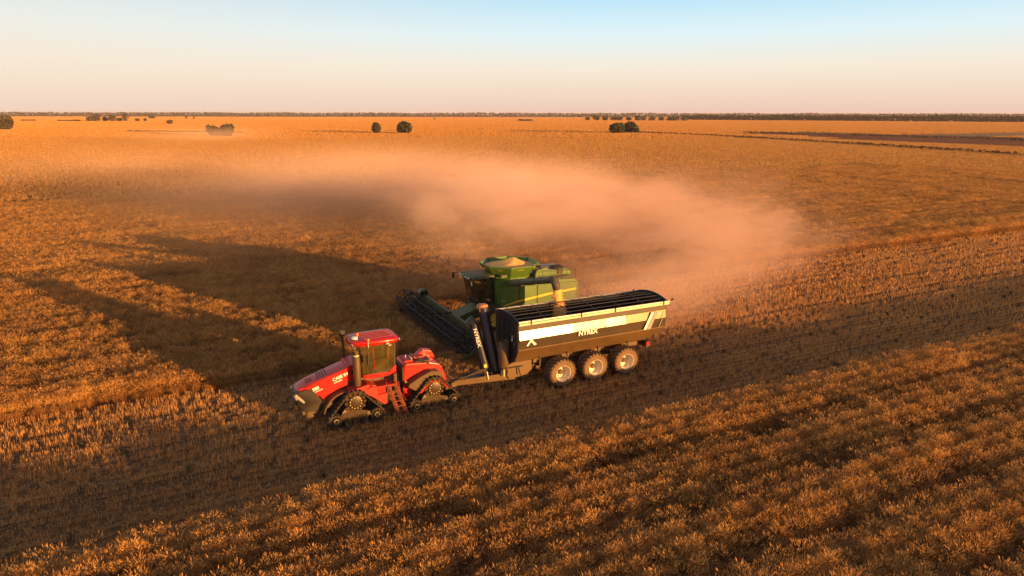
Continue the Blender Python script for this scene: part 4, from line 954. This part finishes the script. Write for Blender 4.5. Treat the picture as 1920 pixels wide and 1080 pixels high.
text('lettering', 'S780', (1.85, 1.63, 2.12), .17, (-1, 0, 0), (0, 0, 1), GREYL, body, bold=.03)
m = MB(); m.bar((-1.0, 1.68, 1.5), (-1.0, 1.68, 3.35), .035); m.build('panel_stay', BLK, body)
m = MB(); m.prism([(.9, 3.30), (.9, 3.62), (-2.2, 3.42), (-4.0, 3.42), (-4.3, 3.22)], -1.4, 1.4); m.build('engine_deck', BLK, CB, bevel=.03)
m = MB(); m.prism([(-1.2, 3.4), (-1.35, 3.95), (-2.2, 4.05), (-2.5, 3.9), (-4.0, 3.85), (-4.35, 3.55), (-4.4, 3.3)], -1.15, .85); m.build('engine_hood', GREEN, CB, bevel=.08, seg=3)
m = MB(); m.lathe([(0, 3.96), (.50, 3.96), (.56, 3.92), (.56, 3.5)], (-3.3, .35, 0), 28, axis='z'); 
for k in range(9): m.bar((-3.7 + k * .1, -.1, 3.985), (-3.7 + k * .1, .8, 3.985), .03, .03)
m.build('radiator_screen', BLK, CB, smooth=40)
m = MB(); m.lathe([(.0, 4.28), (.24, 4.28), (.27, 4.24), (.27, 3.9)], (-1.85, -.1, 0), 22, axis='z'); m.tube([(-1.9, .55, 3.6), (-1.9, .6, 4.0), (-2.3, .7, 4.05)], [.17, .17, .17], 14); m.tube([(-1.2, .2, 3.75), (-2.0, .5, 3.85)], [.3, .26], 16)
m.build('air_filter', mat('grey_filter', (.14, .12, .11), .6), CB, smooth=40)
m = MB()
for z in (3.55, 3.9): m.tube([(-1.2, 1.5, z + .05), (-3.0, 1.52, z), (-4.35, 1.45, z - .1), (-4.4, 0.9, z - .1)], .018, 6)
for x in (-1.2, -2.2, -3.2, -4.3): m.tube([(x, 1.5, 3.25), (x, 1.5, 3.95)], .018, 6)
m.tube([(-1.5, -.6, 3.9), (-1.5, -.6, 4.45), (-2.4, -.6, 4.45), (-2.4, -.6, 3.9)], .018, 6); m.tube([(-1.5, .3, 3.9), (-1.5, .3, 4.45), (-2.4, .3, 4.45), (-2.4, .3, 3.9)], .018, 6); m.tube([(-1.5, -.6, 4.45), (-1.5, .3, 4.45)], .018, 6)
m.build('guard_rail', GREEND, CB)
m = MB(); m.tube([(-1.9, .3, 4.0), (-1.9, .3, 5.0)], .014, 6); m.build('aerial', WIRE, CB)
for y in (1.2, -1.2):
    m = MB(); m.box(-4.46, -4.40, y - .15, y + .15, 2.6, 2.8); m.build('tail_light', REDL, CB)
# rear hood and spreader
m = MB(); m.prism([(-4.3, 1.3), (-4.3, 3.1), (-4.75, 2.9), (-4.9, 1.9), (-4.7, 1.2)], -1.3, 1.3); m.build('rear_hood', GREEND, CB, bevel=.08, seg=3)
m = MB(); m.box(-5.1, -4.4, -1.1, 1.1, .95, 1.35); m.build('straw_spreader', BLK, CB, bevel=.04)
# tank with flared extensions and cap rim
m = MB(); N8 = 8
def octo(r_, z, sx_=1.0, sy_=1.0, cx=.45): return [(cx + r_ * sx_ * math.cos(2 * math.pi * (k + .5) / N8), r_ * sy_ * math.sin(2 * math.pi * (k + .5) / N8), z) for k in range(N8)]
m.loft([octo(1.5, 3.45), octo(1.52, 3.72), octo(2.15, 4.45), octo(2.20, 4.60), octo(2.14, 4.60), octo(2.08, 4.45), octo(1.46, 3.76), octo(1.44, 3.70)], cap=False)
m.build('grain_tank', GREEN, CB, bevel=.012)
m = MB(); m.box(1.3, 1.75, .6, 1.4, 3.8, 4.0); m.build('tank_badge', GREEND, CB)
for k in range(8):
    a = 2 * math.pi * (k + .5) / 8; m = MB(); m.bar((.45 + 1.6 * math.cos(a), 1.6 * math.sin(a), 3.86), (.45 + 2.19 * math.cos(a), 2.19 * math.sin(a), 4.62), .05); m.build('tank_brace', BLK, CB)
# cab
m = MB()
prc = [(3.80, 3.80), (3.75, 3.65), (3.40, 2.3), (3.2, 1.95), (2.35, 1.85), (2.2, 2.2), (2.2, 3.80)]
rings = []
for y, kx in ((-1.05, .94), (-.8, .985), (0, 1.0), (.8, .985), (1.05, .94)): rings.append([(2.2 + (x - 2.2) * kx, y, z) for x, z in prc])
m.loft(rings); m.build('cab_glass', GLASSD, CB, smooth=40)
m = MB()
for s in (1, -1):
    m.tube([(3.68, .98 * s, 3.8), (3.33, .98 * s, 2.3), (3.1, .98 * s, 1.95)], .045, 8); m.bar((2.25, 1.04 * s, 1.9), (2.25, 1.04 * s, 3.8), .14); m.bar((2.75, 1.06 * s, 1.9), (2.82, 1.06 * s, 3.8), .05)
m.prism([(3.3, 2.0), (3.1, 1.7), (2.2, 1.7), (2.2, 1.92), (3.2, 1.97)], -1.12, 1.12); m.build('cab_frame', BLK, CB)
m = MB(); out = [(4.05, 0), (4.0, .6), (3.75, 1.08), (3.3, 1.16), (2.3, 1.14), (2.1, 1.0), (2.1, 0)]; full = out + [(x, -y) for x, y in out[-2:0:-1]]
m.loft([[(3.1 + (x - 3.1) * k, y * k, z) for x, y in full] for k, z in ((.93, 3.78), (1, 3.83), (1, 3.92), (.96, 3.99), (.7, 4.02))]); m.build('cab_roof', GREEND, CB, smooth=40)
m = MB()
for y in (-.8, -.4, .4, .8): m.box(3.94, 4.07, y - .11, y + .11, 3.83, 3.94)
m.build('roof_light', SILV, CB, bevel=.01)
for s in (1, -1):
    m = MB(); m.tube([(3.7, 1.1 * s, 3.86), (4.1, 1.5 * s, 3.86), (4.2, 1.62 * s, 3.8)], .03, 6); m.box(4.14, 4.24, 1.46 * s, 1.76 * s, 3.45, 3.88); m.build('mirror', BLK, CB, bevel=.015)
m = MB(); m.box(2.4, 2.85, -.28, .28, 2.1, 2.5); m.box(2.42, 2.56, -.26, .26, 2.5, 3.2); m.build('seat', SEATM, CB, bevel=.05)
m = MB(); m.bar((3.0, .5, 2.0), (3.2, .5, 2.8), .1); m.lathe([(.17, -.01), (.19, 0), (.17, .01)], (3.05, 0, 2.9), 16, axis='z'); m.tube([(3.2, 0, 2.1), (3.05, 0, 2.9)], .04, 8); m.build('console', BLK, CB)
# ladder side
m = MB(); m.box(2.2, 3.1, 1.05, 1.55, 1.72, 1.78)
for k in range(4): m.box(2.5, 3.0, 1.4 + k * .06, 1.6 + k * .06, 1.4 - k * .32, 1.43 - k * .32)
m.tube([(3.05, 1.5, 1.75), (3.05, 1.5, 2.7), (2.3, 1.5, 2.7)], .02, 6); m.build('ladder', BLK, CB)
# wheels
def cwheel(x, y, r_, w_, s, rimc=YELP):
    wv = empty('wheel', (x, 0, r_)); wv.parent = CB
    m = MB(); q = lambda t: (y + t) * s
    m.lathe([(r_ * .55, q(.02)), (r_ * .8, q(0)), (r_ * .95, q(.08)), (r_ * .95, q(w_ - .08)), (r_ * .8, q(w_)), (r_ * .55, q(w_ - .02))], (0, 0, 0), 36)
    for k in range(20):
        for hf in (0, 1):
            a = 2 * math.pi * (k + .5 * hf) / 20; ya, yb = (w_ - .02, w_ * .5) if hf else (.02, w_ * .5)
            m.bar((r_ * .965 * math.cos(a), q(ya), r_ * .965 * math.sin(a)), (r_ * .965 * math.cos(a + .2), q(yb), r_ * .965 * math.sin(a + .2)), .07, .07)
    m.build('tyre', RUB, wv, smooth=40)
    m = MB(); m.lathe([(r_ * .56, q(w_ - .02)), (r_ * .54, q(w_ * .7)), (r_ * .2, q(w_ * .6)), (0, q(w_ * .7))], (0, 0, 0), 28); m.build('rim', rimc, wv, smooth=40)
for s in (1, -1): cwheel(2.35, 1.1, .98, .8, s); cwheel(-3.2, 1.0, .68, .55, s)
m = MB(); m.box(2.2, 2.5, -1.1, 1.1, .8, 1.15); m.box(-3.3, -3.1, -1.0, 1.0, .55, .75); m.box(-3.4, 2.6, -.7, .7, .9, 1.4); m.build('chassis', BLK, CB)
# unloading auger swung out to the left over the trailer, with its boot
A0, A1 = Vector((1.15, 1.55, 3.40)), Vector((2.1, 9.15, 5.42))
m = MB(); m.tube([(1.15, .9, 3.0), (1.12, 1.4, 3.35), A0, A0.lerp(A1, .33), A0.lerp(A1, .335), A0.lerp(A1, .66), A0.lerp(A1, .665), A1], [.26, .26, .24, .24, .225, .225, .21, .21], 20)
for q in (.33, .66): m.tube([A0.lerp(A1, q - .006), A0.lerp(A1, q + .006)], [.255, .255], 20)
m.build('unloading_auger', mat('auger_green', (.035, .06, .035), .5, dust=.3), CB, smooth=40)
m = MB(); m.tube([A1 - (A1 - A0).normalized() * .15, A1 + Vector((.03, .25, .02)), A1 + Vector((.02, .42, -.18)), A1 + Vector((-.02, .45, -.36)), A1 + Vector((-.04, .45, -.52))], [.22, .24, .25, .24, .23], 18, cap=False)
m.build('auger_boot', mat('boot_rubber', (.03, .03, .035), .6, dust=.25), CB, smooth=50)
# feeder house and cutting front
m = MB(); m.hexa([(3.2, -.75, .95), (5.2, -.8, .35), (5.2, .8, .35), (3.2, .75, .95), (3.0, -.75, 1.75), (5.1, -.8, 1.1), (5.1, .8, 1.1), (3.0, .75, 1.75)]); m.build('feeder_house', GREEND, CB, bevel=.03)
HWD = 6.2
m = MB(); m.box(4.95, 5.12, -HWD, HWD, .40, 1.18); m.box(4.90, 5.10, -HWD, HWD, 1.18, 1.32); m.box(5.0, 5.3, -HWD, HWD, .25, .42)
for k in range(13): m.box(4.88, 4.96, -HWD + k * HWD / 6 - .04, -HWD + k * HWD / 6 + .04 , .4, 1.2)
for s in (1, -1): m.hexa([(4.9, (HWD) * s, .22), (6.3, HWD * s, .12), (6.3, (HWD + .10) * s, .12), (4.9, (HWD + .10) * s, .22), (4.9, HWD * s, 1.34), (6.3, HWD * s, .48), (6.3, (HWD + .10) * s, .48), (4.9, (HWD + .10) * s, 1.34)])
m.build('header_frame', GREEND, CB, bevel=.015)
for s in (1, -1):
    m = MB(); m.lathe([(.0, (HWD + .16) * s), (.30, (HWD + .14) * s), (.38, (HWD + .0) * s), (.38, (HWD - .5) * s), (.30, (HWD - .55) * s)], (5.05, 0, 1.35), 24); m.build('end_shield', GREEND, CB, smooth=40)
    m = MB(); m.loft([[(5.9, (HWD + a) * s, .15), (5.9, (HWD + b) * s, .15), (5.9, (HWD + b) * s, .60), (5.9, (HWD + a) * s, .60)] for a, b in ((-.05, .22),)] + [[(7.1, (HWD + .05) * s, .10), (7.1, (HWD + .1) * s, .10), (7.1, (HWD + .1) * s, .16), (7.1, (HWD + .05) * s, .16)]]); m.build('crop_divider', GREEND, CB, bevel=.02)
m = MB()
for a, b in ((-HWD, -.9), (.9, HWD), (-.9, .9)): m.hexa([(5.3, a + .02, .38), (6.3, a + .02, .20), (6.3, b - .02, .20), (5.3, b - .02, .38), (5.3, a + .02, .44), (6.3, a + .02, .25), (6.3, b - .02, .25), (5.3, b - .02, .44)])
m.build('draper_belt', RUB, CB)
m = MB(); m.box(6.3, 6.42, -HWD, HWD, .16, .22)
for k in range(82): y = -HWD + .1 + k * .15; m.hexa([(6.42, y - .03, .16), (6.55, y - .01, .17), (6.55, y + .01, .17), (6.42, y + .03, .16), (6.42, y - .03, .2), (6.55, y - .01, .19), (6.55, y + .01, .19), (6.42, y + .03, .2)])
m.build('cutter_bar', DMET, CB)
RX, RZ, RR = 6.50, 1.12, .72
rl = MB(); rl.tube([(RX, -HWD + .15, RZ), (RX, HWD - .15, RZ)], .085, 12)
REEL = mat('reel_dark', (.008, .007, .009), .85)
for k in range(6):
    a = 2 * math.pi * k / 6 + .3; cx, cz = RX + RR * math.cos(a), RZ + RR * math.sin(a)
    rl.tube([(cx, -HWD + .15, cz), (cx, HWD - .15, cz)], .06, 6)
    for j in range(48):
        y = -HWD + .18 + j * .25; rl.bar((cx, y, cz), (cx - .05, y, cz - .24), .014, .014)
REELO = rl.build('reel', REEL, CB)
for y in [-HWD + .15 + i * (2 * HWD - .3) / 8 for i in range(9)]:
    m = MB()
    for k in range(6):
        a = 2 * math.pi * k / 6 + .3; b_ = a + math.pi / 3; p = lambda q, r_: (RX + r_ * math.cos(q), y, RZ + r_ * math.sin(q))
        m.bar(p(a, .05), p(a, RR), .08, .04); m.bar(p(a, RR), p(b_, RR), .06, .04); m.bar(p(a, RR * .55), p(b_, RR * .55), .045, .03)
    m.build('reel_spider', REEL, REELO)
m = MB()
for y in (-HWD + .02, 0, HWD - .02):
    m.bar((5.0, y, 1.32), (6.1, y, 1.40), .09, .10); m.bar((6.1, y, 1.40), (RX, y, RZ), .07, .08)
m.build('reel_arm', REEL, CB)

# grain: heap in the harvester's tank, and the stream falling into the trailer
m = MB(); rs = random.Random(5); rings = []
for j in range(13):
    q = j / 12; r_ = 2.02 * q; ring = []
    for k in range(40):
        a = 2 * math.pi * k / 40
        oc = math.cos(math.pi / 8) / math.cos(((a) % (math.pi / 4)) - math.pi / 8)
        rr = r_ * (1 if q < .8 else 1 + (oc / 1.0 - 1) * (q - .8) * 5 * .9)
        zz = 4.32 + .62 * math.exp(-(q * 2.0) ** 1.5) - .02 * q + .025 * math.sin(5 * a + 7 * q) * q * (1 - q) * 4
        ring.append((.45 + rr * math.cos(a) - .25 * (1 - q), rr * math.sin(a) + .15 * (1 - q), zz))
    rings.append(ring)
m.loft(rings, cap=False); o = m.build('grain_heap', GRAIN, None, smooth=60); o.location = CB.location
tag(o, 'golden grain heaped in the open tank of the green harvester', 'grain', kind='stuff')
# falling stream: lumpy rope plus loose kernels
rs = random.Random(9); b0 = Vector(CB.location) + A1 + Vector((-.04, .45, -.46)); zb = 3.05
m = MB(); rings = []
for j in range(26):
    q = j / 25; z = b0.z + (zb - b0.z) * q; cx = b0.x - .30 * q ** 1.5; cy = b0.y + .15 * q; ring = []
    for k in range(18):
        a = 2 * math.pi * k / 18; r_ = (.22 + .12 * min(1, q * 1.6)) * (1 + .22 * math.sin(3 * a + 11 * q) * q + .14 * rs.uniform(-1, 1) * (.3 + q))
        ring.append((cx + r_ * math.cos(a), cy + r_ * math.sin(a), z))
    rings.append(ring)
m.loft(rings)
for _ in range(500):
    q = rs.random() ** .7; a = rs.uniform(0, 6.28); r_ = (.25 + .12 * q) * rs.uniform(.8, 1.4); z = b0.z + (zb - b0.z) * q
    c = Vector((b0.x - .30 * q ** 1.5 + r_ * math.cos(a), b0.y + .15 * q + r_ * math.sin(a), z)); s_ = rs.uniform(.012, .03)
    m.add([c + Vector(v) * s_ for v in ((1, 0, -.6), (-.6, .8, -.6), (-.6, -.8, -.6), (0, 0, 1.6))], [(0, 1, 2), (0, 1, 3), (1, 2, 3), (2, 0, 3)])
o = m.build('falling_grain', GRAIN, None, smooth=50); tag(o, 'orange stream of grain falling from the auger boot into the trailer', 'grain', kind='stuff')
m = MB(); rings = []
for j in range(10):
    q = j / 9; rings.append([(-20.6 + 3.2 * q * math.cos(2 * math.pi * k / 24), -32.9 + 1.25 * q * math.sin(2 * math.pi * k / 24), 2.35 + .7 * (1 - q) ** 1.2) for k in range(24)])
m.loft(rings, cap=False); o = m.build('grain_pile', GRAIN, None, smooth=60); tag(o, 'grain lying in the dark inside of the trailer under the falling stream', 'grain', kind='stuff')

def seated_person(root, shirt, sc=1.0):
    """one continuous skinned body, seated, hands on the wheel"""
    J = {'pel': (.0, 0, 0), 'waist': (-.02, 0, .18), 'chest': (-.03, 0, .40), 'neck': (-.01, 0, .56), 'chin': (.02, 0, .64), 'head': (.03, 0, .76), 'top': (.01, 0, .85)}
    Rr = {'pel': .15, 'waist': .135, 'chest': .155, 'neck': .055, 'chin': .075, 'head': .095, 'top': .06}
    Ed = [('pel', 'waist'), ('waist', 'chest'), ('chest', 'neck'), ('neck', 'chin'), ('chin', 'head'), ('head', 'top')]
    for s, t in ((1, 'l'), (-1, 'r')):
        J.update({'sh' + t: (-.03, .18 * s, .46), 'el' + t: (.16, .26 * s, .24), 'wr' + t: (.40, .17 * s, .32), 'pa' + t: (.47, .14 * s, .35), 'hp' + t: (.04, .10 * s, -.02), 'kn' + t: (.46, .15 * s, .02), 'an' + t: (.52, .15 * s, -.38), 'to' + t: (.70, .16 * s, -.42)})
        Rr.update({'sh' + t: .07, 'el' + t: .045, 'wr' + t: .03, 'pa' + t: .038, 'hp' + t: .10, 'kn' + t: .065, 'an' + t: .045, 'to' + t: .035})
        Ed += [('chest', 'sh' + t), ('sh' + t, 'el' + t), ('el' + t, 'wr' + t), ('wr' + t, 'pa' + t), ('pel', 'hp' + t), ('hp' + t, 'kn' + t), ('kn' + t, 'an' + t), ('an' + t, 'to' + t)]
        for f in range(5):
            n1, n2 = 'f%d%s' % (f, t), 'g%d%s' % (f, t); oy = (-.03 + .018 * f) if f < 4 else -.045 * s
            J[n1] = (.51, (.14) * s + oy, .36 - (.02 if f == 4 else 0)); J[n2] = (.53, .14 * s + oy, .325); Rr[n1] = .010; Rr[n2] = .009; Ed += [('pa' + t, n1), (n1, n2)]
    ks = list(J); me = D.meshes.new('person_body'); me.from_pydata([Vector(J[k]) * sc for k in ks], [(ks.index(a), ks.index(b)) for a, b in Ed], [])
    o = D.objects.new('body', me); COL.objects.link(o); o.parent = root
    md = o.modifiers.new('skin', 'SKIN'); sv = me.skin_vertices[0].data
    for i, k in enumerate(ks): sv[i].radius = (Rr[k] * sc, Rr[k] * sc); sv[i].use_root = (k == 'pel')
    md.use_smooth_shade = True; ss = o.modifiers.new('sub', 'SUBSURF'); ss.levels = 1; ss.render_levels = 2
    me.materials.append(shirt)
    m = MB(); m.lathe([(.0, .90), (.07, .895), (.105, .85), (.115, .78), (.11, .74)], (.01, 0, 0), 18, axis='z'); m.add([(.10, -.07, .79), (.20, -.05, .77), (.20, .05, .77), (.10, .07, .79)], [(0, 1, 2, 3)]); m.build('cap', BLK, root, smooth=50)
    m = MB(); m.lathe([(0, -.11), (.06, -.10), (.088, -.03), (.09, .03), (.07, .09), (0, .11)], (.045, 0, .755), 16, axis='z'); m.tube([(.12, 0, .77), (.15, 0, .735), (.13, 0, .725)], [.012, .018, .01], 6); m.build('face', SKIN, root, smooth=60)
seated_person(PE, mat('work_shirt', (.09, .10, .12), .85))
PE.location = (-8.86, -32.75, 2.92)
P2_ = empty('person', (-22.0 + 2.5, -43.5, 2.62)); tag(P2_, 'operator seated behind the dark glass of the green harvester cab', 'person'); seated_person(P2_, mat('dark_shirt', (.05, .06, .08), .85))

c = MB(); rs = random.Random(12)              # the dark weedy strip along the field track
for (ax_, ay_), (bx_, by_) in zip(roadp, roadp[1:]):
    L_ = math.hypot(bx_ - ax_, by_ - ay_)
    for _ in range(int(L_ * 7)):
        q = rs.random(); p = Vector((ax_ + (bx_ - ax_) * q, ay_ + (by_ - ay_) * q, 0)) + CH * rs.uniform(-2.2, 2.2); s = rs.uniform(.4, .9)
        e = Euler((rs.uniform(0, 6), rs.uniform(0, 6), rs.uniform(0, 6))).to_matrix(); p.z = rs.uniform(.1, 1.25)
        c.add([p + e @ Vector(v_) * s for v_ in ((-.5, -.3, 0), (.4, -.5, .1), (.6, .3, 0), (-.1, .55, .12))], [(0, 1, 2, 3)])
tag(c.build('track_weeds', TRK, recalc=False), 'dark weedy strip running along the far field track', 'weeds', kind='stuff')

# ------------------------------------------------------------------ dust and air
def vol_box(name, lo, hi, m, label):
    b = MB(); b.box(lo[0], hi[0], lo[1], hi[1], lo[2], hi[2]); o = b.build(name, m); return tag(o, label, None, kind='stuff')
def dust_mat(name, blobs, dens, col, nscale, soft, erode, zfade, step, lowf=None):
    m = D.materials.new(name); m.use_nodes = True; t = m.node_tree; t.nodes.clear(); L = t.links.new
    tc = N(t, 'ShaderNodeTexCoord'); P_ = tc.outputs['Object']
    acc = None
    for (x, y, z, rx, ry, rz, ang, amp) in blobs:
        mp = N(t, 'ShaderNodeMapping', vector_type='TEXTURE'); mp.inputs['Location'].default_value = (x, y, z)
        mp.inputs['Rotation'].default_value = (0, 0, R(ang)); mp.inputs['Scale'].default_value = (rx, ry, rz); L(P_, mp.inputs['Vector'])
        g = N(t, 'ShaderNodeTexGradient', gradient_type='QUADRATIC_SPHERE'); L(mp.outputs[0], g.inputs[0])
        mu = N(t, 'ShaderNodeMath', operation='MULTIPLY'); mu.inputs[1].default_value = amp; L(g.outputs['Fac'], mu.inputs[0])
        if acc is None: acc = mu.outputs[0]
        else:
            a = N(t, 'ShaderNodeMath', operation='ADD'); L(acc, a.inputs[0]); L(mu.outputs[0], a.inputs[1]); acc = a.outputs[0]
    mp = N(t, 'ShaderNodeMapping'); mp.inputs['Rotation'].default_value = (0, 0, R(62)); mp.inputs['Scale'].default_value = (0.55, 1.0, 1.25); L(P_, mp.inputs['Vector'])
    nz = N(t, 'ShaderNodeTexNoise'); nz.inputs['Scale'].default_value = nscale; nz.inputs['Detail'].default_value = 4; nz.inputs['Roughness'].default_value = 0.62; nz.inputs['Distortion'].default_value = 1.1
    L(mp.outputs[0], nz.inputs['Vector'])
    n1 = N(t, 'ShaderNodeMapRange'); n1.inputs[1].default_value = 0.30; n1.inputs[2].default_value = 0.70; n1.inputs[3].default_value = -erode; n1.inputs[4].default_value = erode * 0.6; L(nz.outputs[0], n1.inputs[0])
    a = N(t, 'ShaderNodeMath', operation='ADD'); L(acc, a.inputs[0]); L(n1.outputs[0], a.inputs[1])
    s = N(t, 'ShaderNodeMapRange', interpolation_type='SMOOTHSTEP'); s.inputs[1].default_value = 0.0; s.inputs[2].default_value = soft; L(a.outputs[0], s.inputs[0])
    sx_ = N(t, 'ShaderNodeSeparateXYZ'); L(P_, sx_.inputs[0])
    zf = N(t, 'ShaderNodeMapRange', interpolation_type='SMOOTHSTEP'); zf.inputs[1].default_value = zfade[0]; zf.inputs[2].default_value = zfade[1]; zf.inputs[3].default_value = 1; zf.inputs[4].default_value = 0; L(sx_.outputs[2], zf.inputs[0])
    mb = N(t, 'ShaderNodeMath', operation='MINIMUM'); mb.inputs[1].default_value = 1.6; L(acc, mb.inputs[0])
    m1 = N(t, 'ShaderNodeMath', operation='MULTIPLY'); L(s.outputs[0], m1.inputs[0]); L(zf.outputs[0], m1.inputs[1])
    m3 = N(t, 'ShaderNodeMath', operation='MULTIPLY'); L(m1.outputs[0], m3.inputs[0]); L(mb.outputs[0], m3.inputs[1])
    m2 = N(t, 'ShaderNodeMath', operation='MULTIPLY'); m2.inputs[1].default_value = dens; L(m3.outputs[0], m2.inputs[0])
    v = N(t, 'ShaderNodeVolumePrincipled'); v.inputs['Color'].default_value = (*col, 1); v.inputs['Anisotropy'].default_value = -0.35; L(m2.outputs[0], v.inputs['Density'])
    o = N(t, 'ShaderNodeOutputMaterial'); L(v.outputs[0], o.inputs['Volume'])
    m.cycles.volume_step_rate = step
    return m
PLUME = [  # x, y, z, radii, turn, strength: where the dust hangs, drifting off with the light wind
    (-31, -40, 1.0, 17, 10, 8, 0, 2.6), (-45, -46, 1.5, 22, 12, 9, 0, 1.9), (-58, -58, 3.0, 26, 20, 9, -10, 1.4),
    (-42, -68, 4.5, 32, 26, 10, -30, 1.8), (-50, -100, 5.0, 38, 30, 10, -30, 1.1), (-29, -62, 7.0, 26, 22, 8.5, 0, 1.3),
    (-18, -88, 8.0, 26, 24, 7, 0, 0.55), (-22, -51, 3.5, 16, 12, 8, 0, 0.9), (-9, -50, 2.0, 15, 10, 6, 0, 0.4), (-31, -31.5, 0.3, 9, 4, 1.8, 0, 0.5)]
VEIL = [(-50, -120, 3, 55, 70, 13, -30, 1.0), (-15, -110, 3, 60, 70, 11, -20, 0.8), (10, -190, 3, 90, 110, 12, -20, 0.9), (-60, -200, 3, 80, 110, 12, -20, 0.75), (-5, -70, 2, 45, 30, 8, 0, 0.5), (-28, -115, 5, 60, 60, 11.5, 0, 1.2), (-25, -390, 5, 120, 180, 13, 0, .9), (-62, -80, 4, 65, 60, 10, 0, .9), (-105, -110, 3, 70, 55, 11, 0, .55)]
vol_box('dust_cloud', (-86, -132, 0.02), (4, -26, 13), dust_mat('dust_dense', PLUME, 0.062, (0.95, 0.68, 0.54), 0.22, 1.15, 1.0, (6, 12.5), 0.30), 'thick orange dust billowing behind the green harvester')
vol_box('dust_veil', (-176, -560, 0.03), (110, -32, 14), dust_mat('dust_thin', VEIL, 0.0115, (0.95, 0.68, 0.55), 0.03, 1.2, 0.45, (5, 14), 0.55), 'thin pinkish dust veil drifting away over the uncut crop')
m = D.materials.new('air'); m.use_nodes = True; t = m.node_tree; t.nodes.clear()
v = N(t, 'ShaderNodeVolumePrincipled'); v.inputs['Color'].default_value = (0.90, 0.80, 0.80, 1); v.inputs['Density'].default_value = 0.00006; v.inputs['Anisotropy'].default_value = 0.0
o = N(t, 'ShaderNodeOutputMaterial'); t.links.new(v.outputs[0], o.inputs['Volume'])
vol_box('haze', (-13000, -14000, -1.0), (13000, 13000, 30), m, 'warm evening haze hanging over the whole plain')
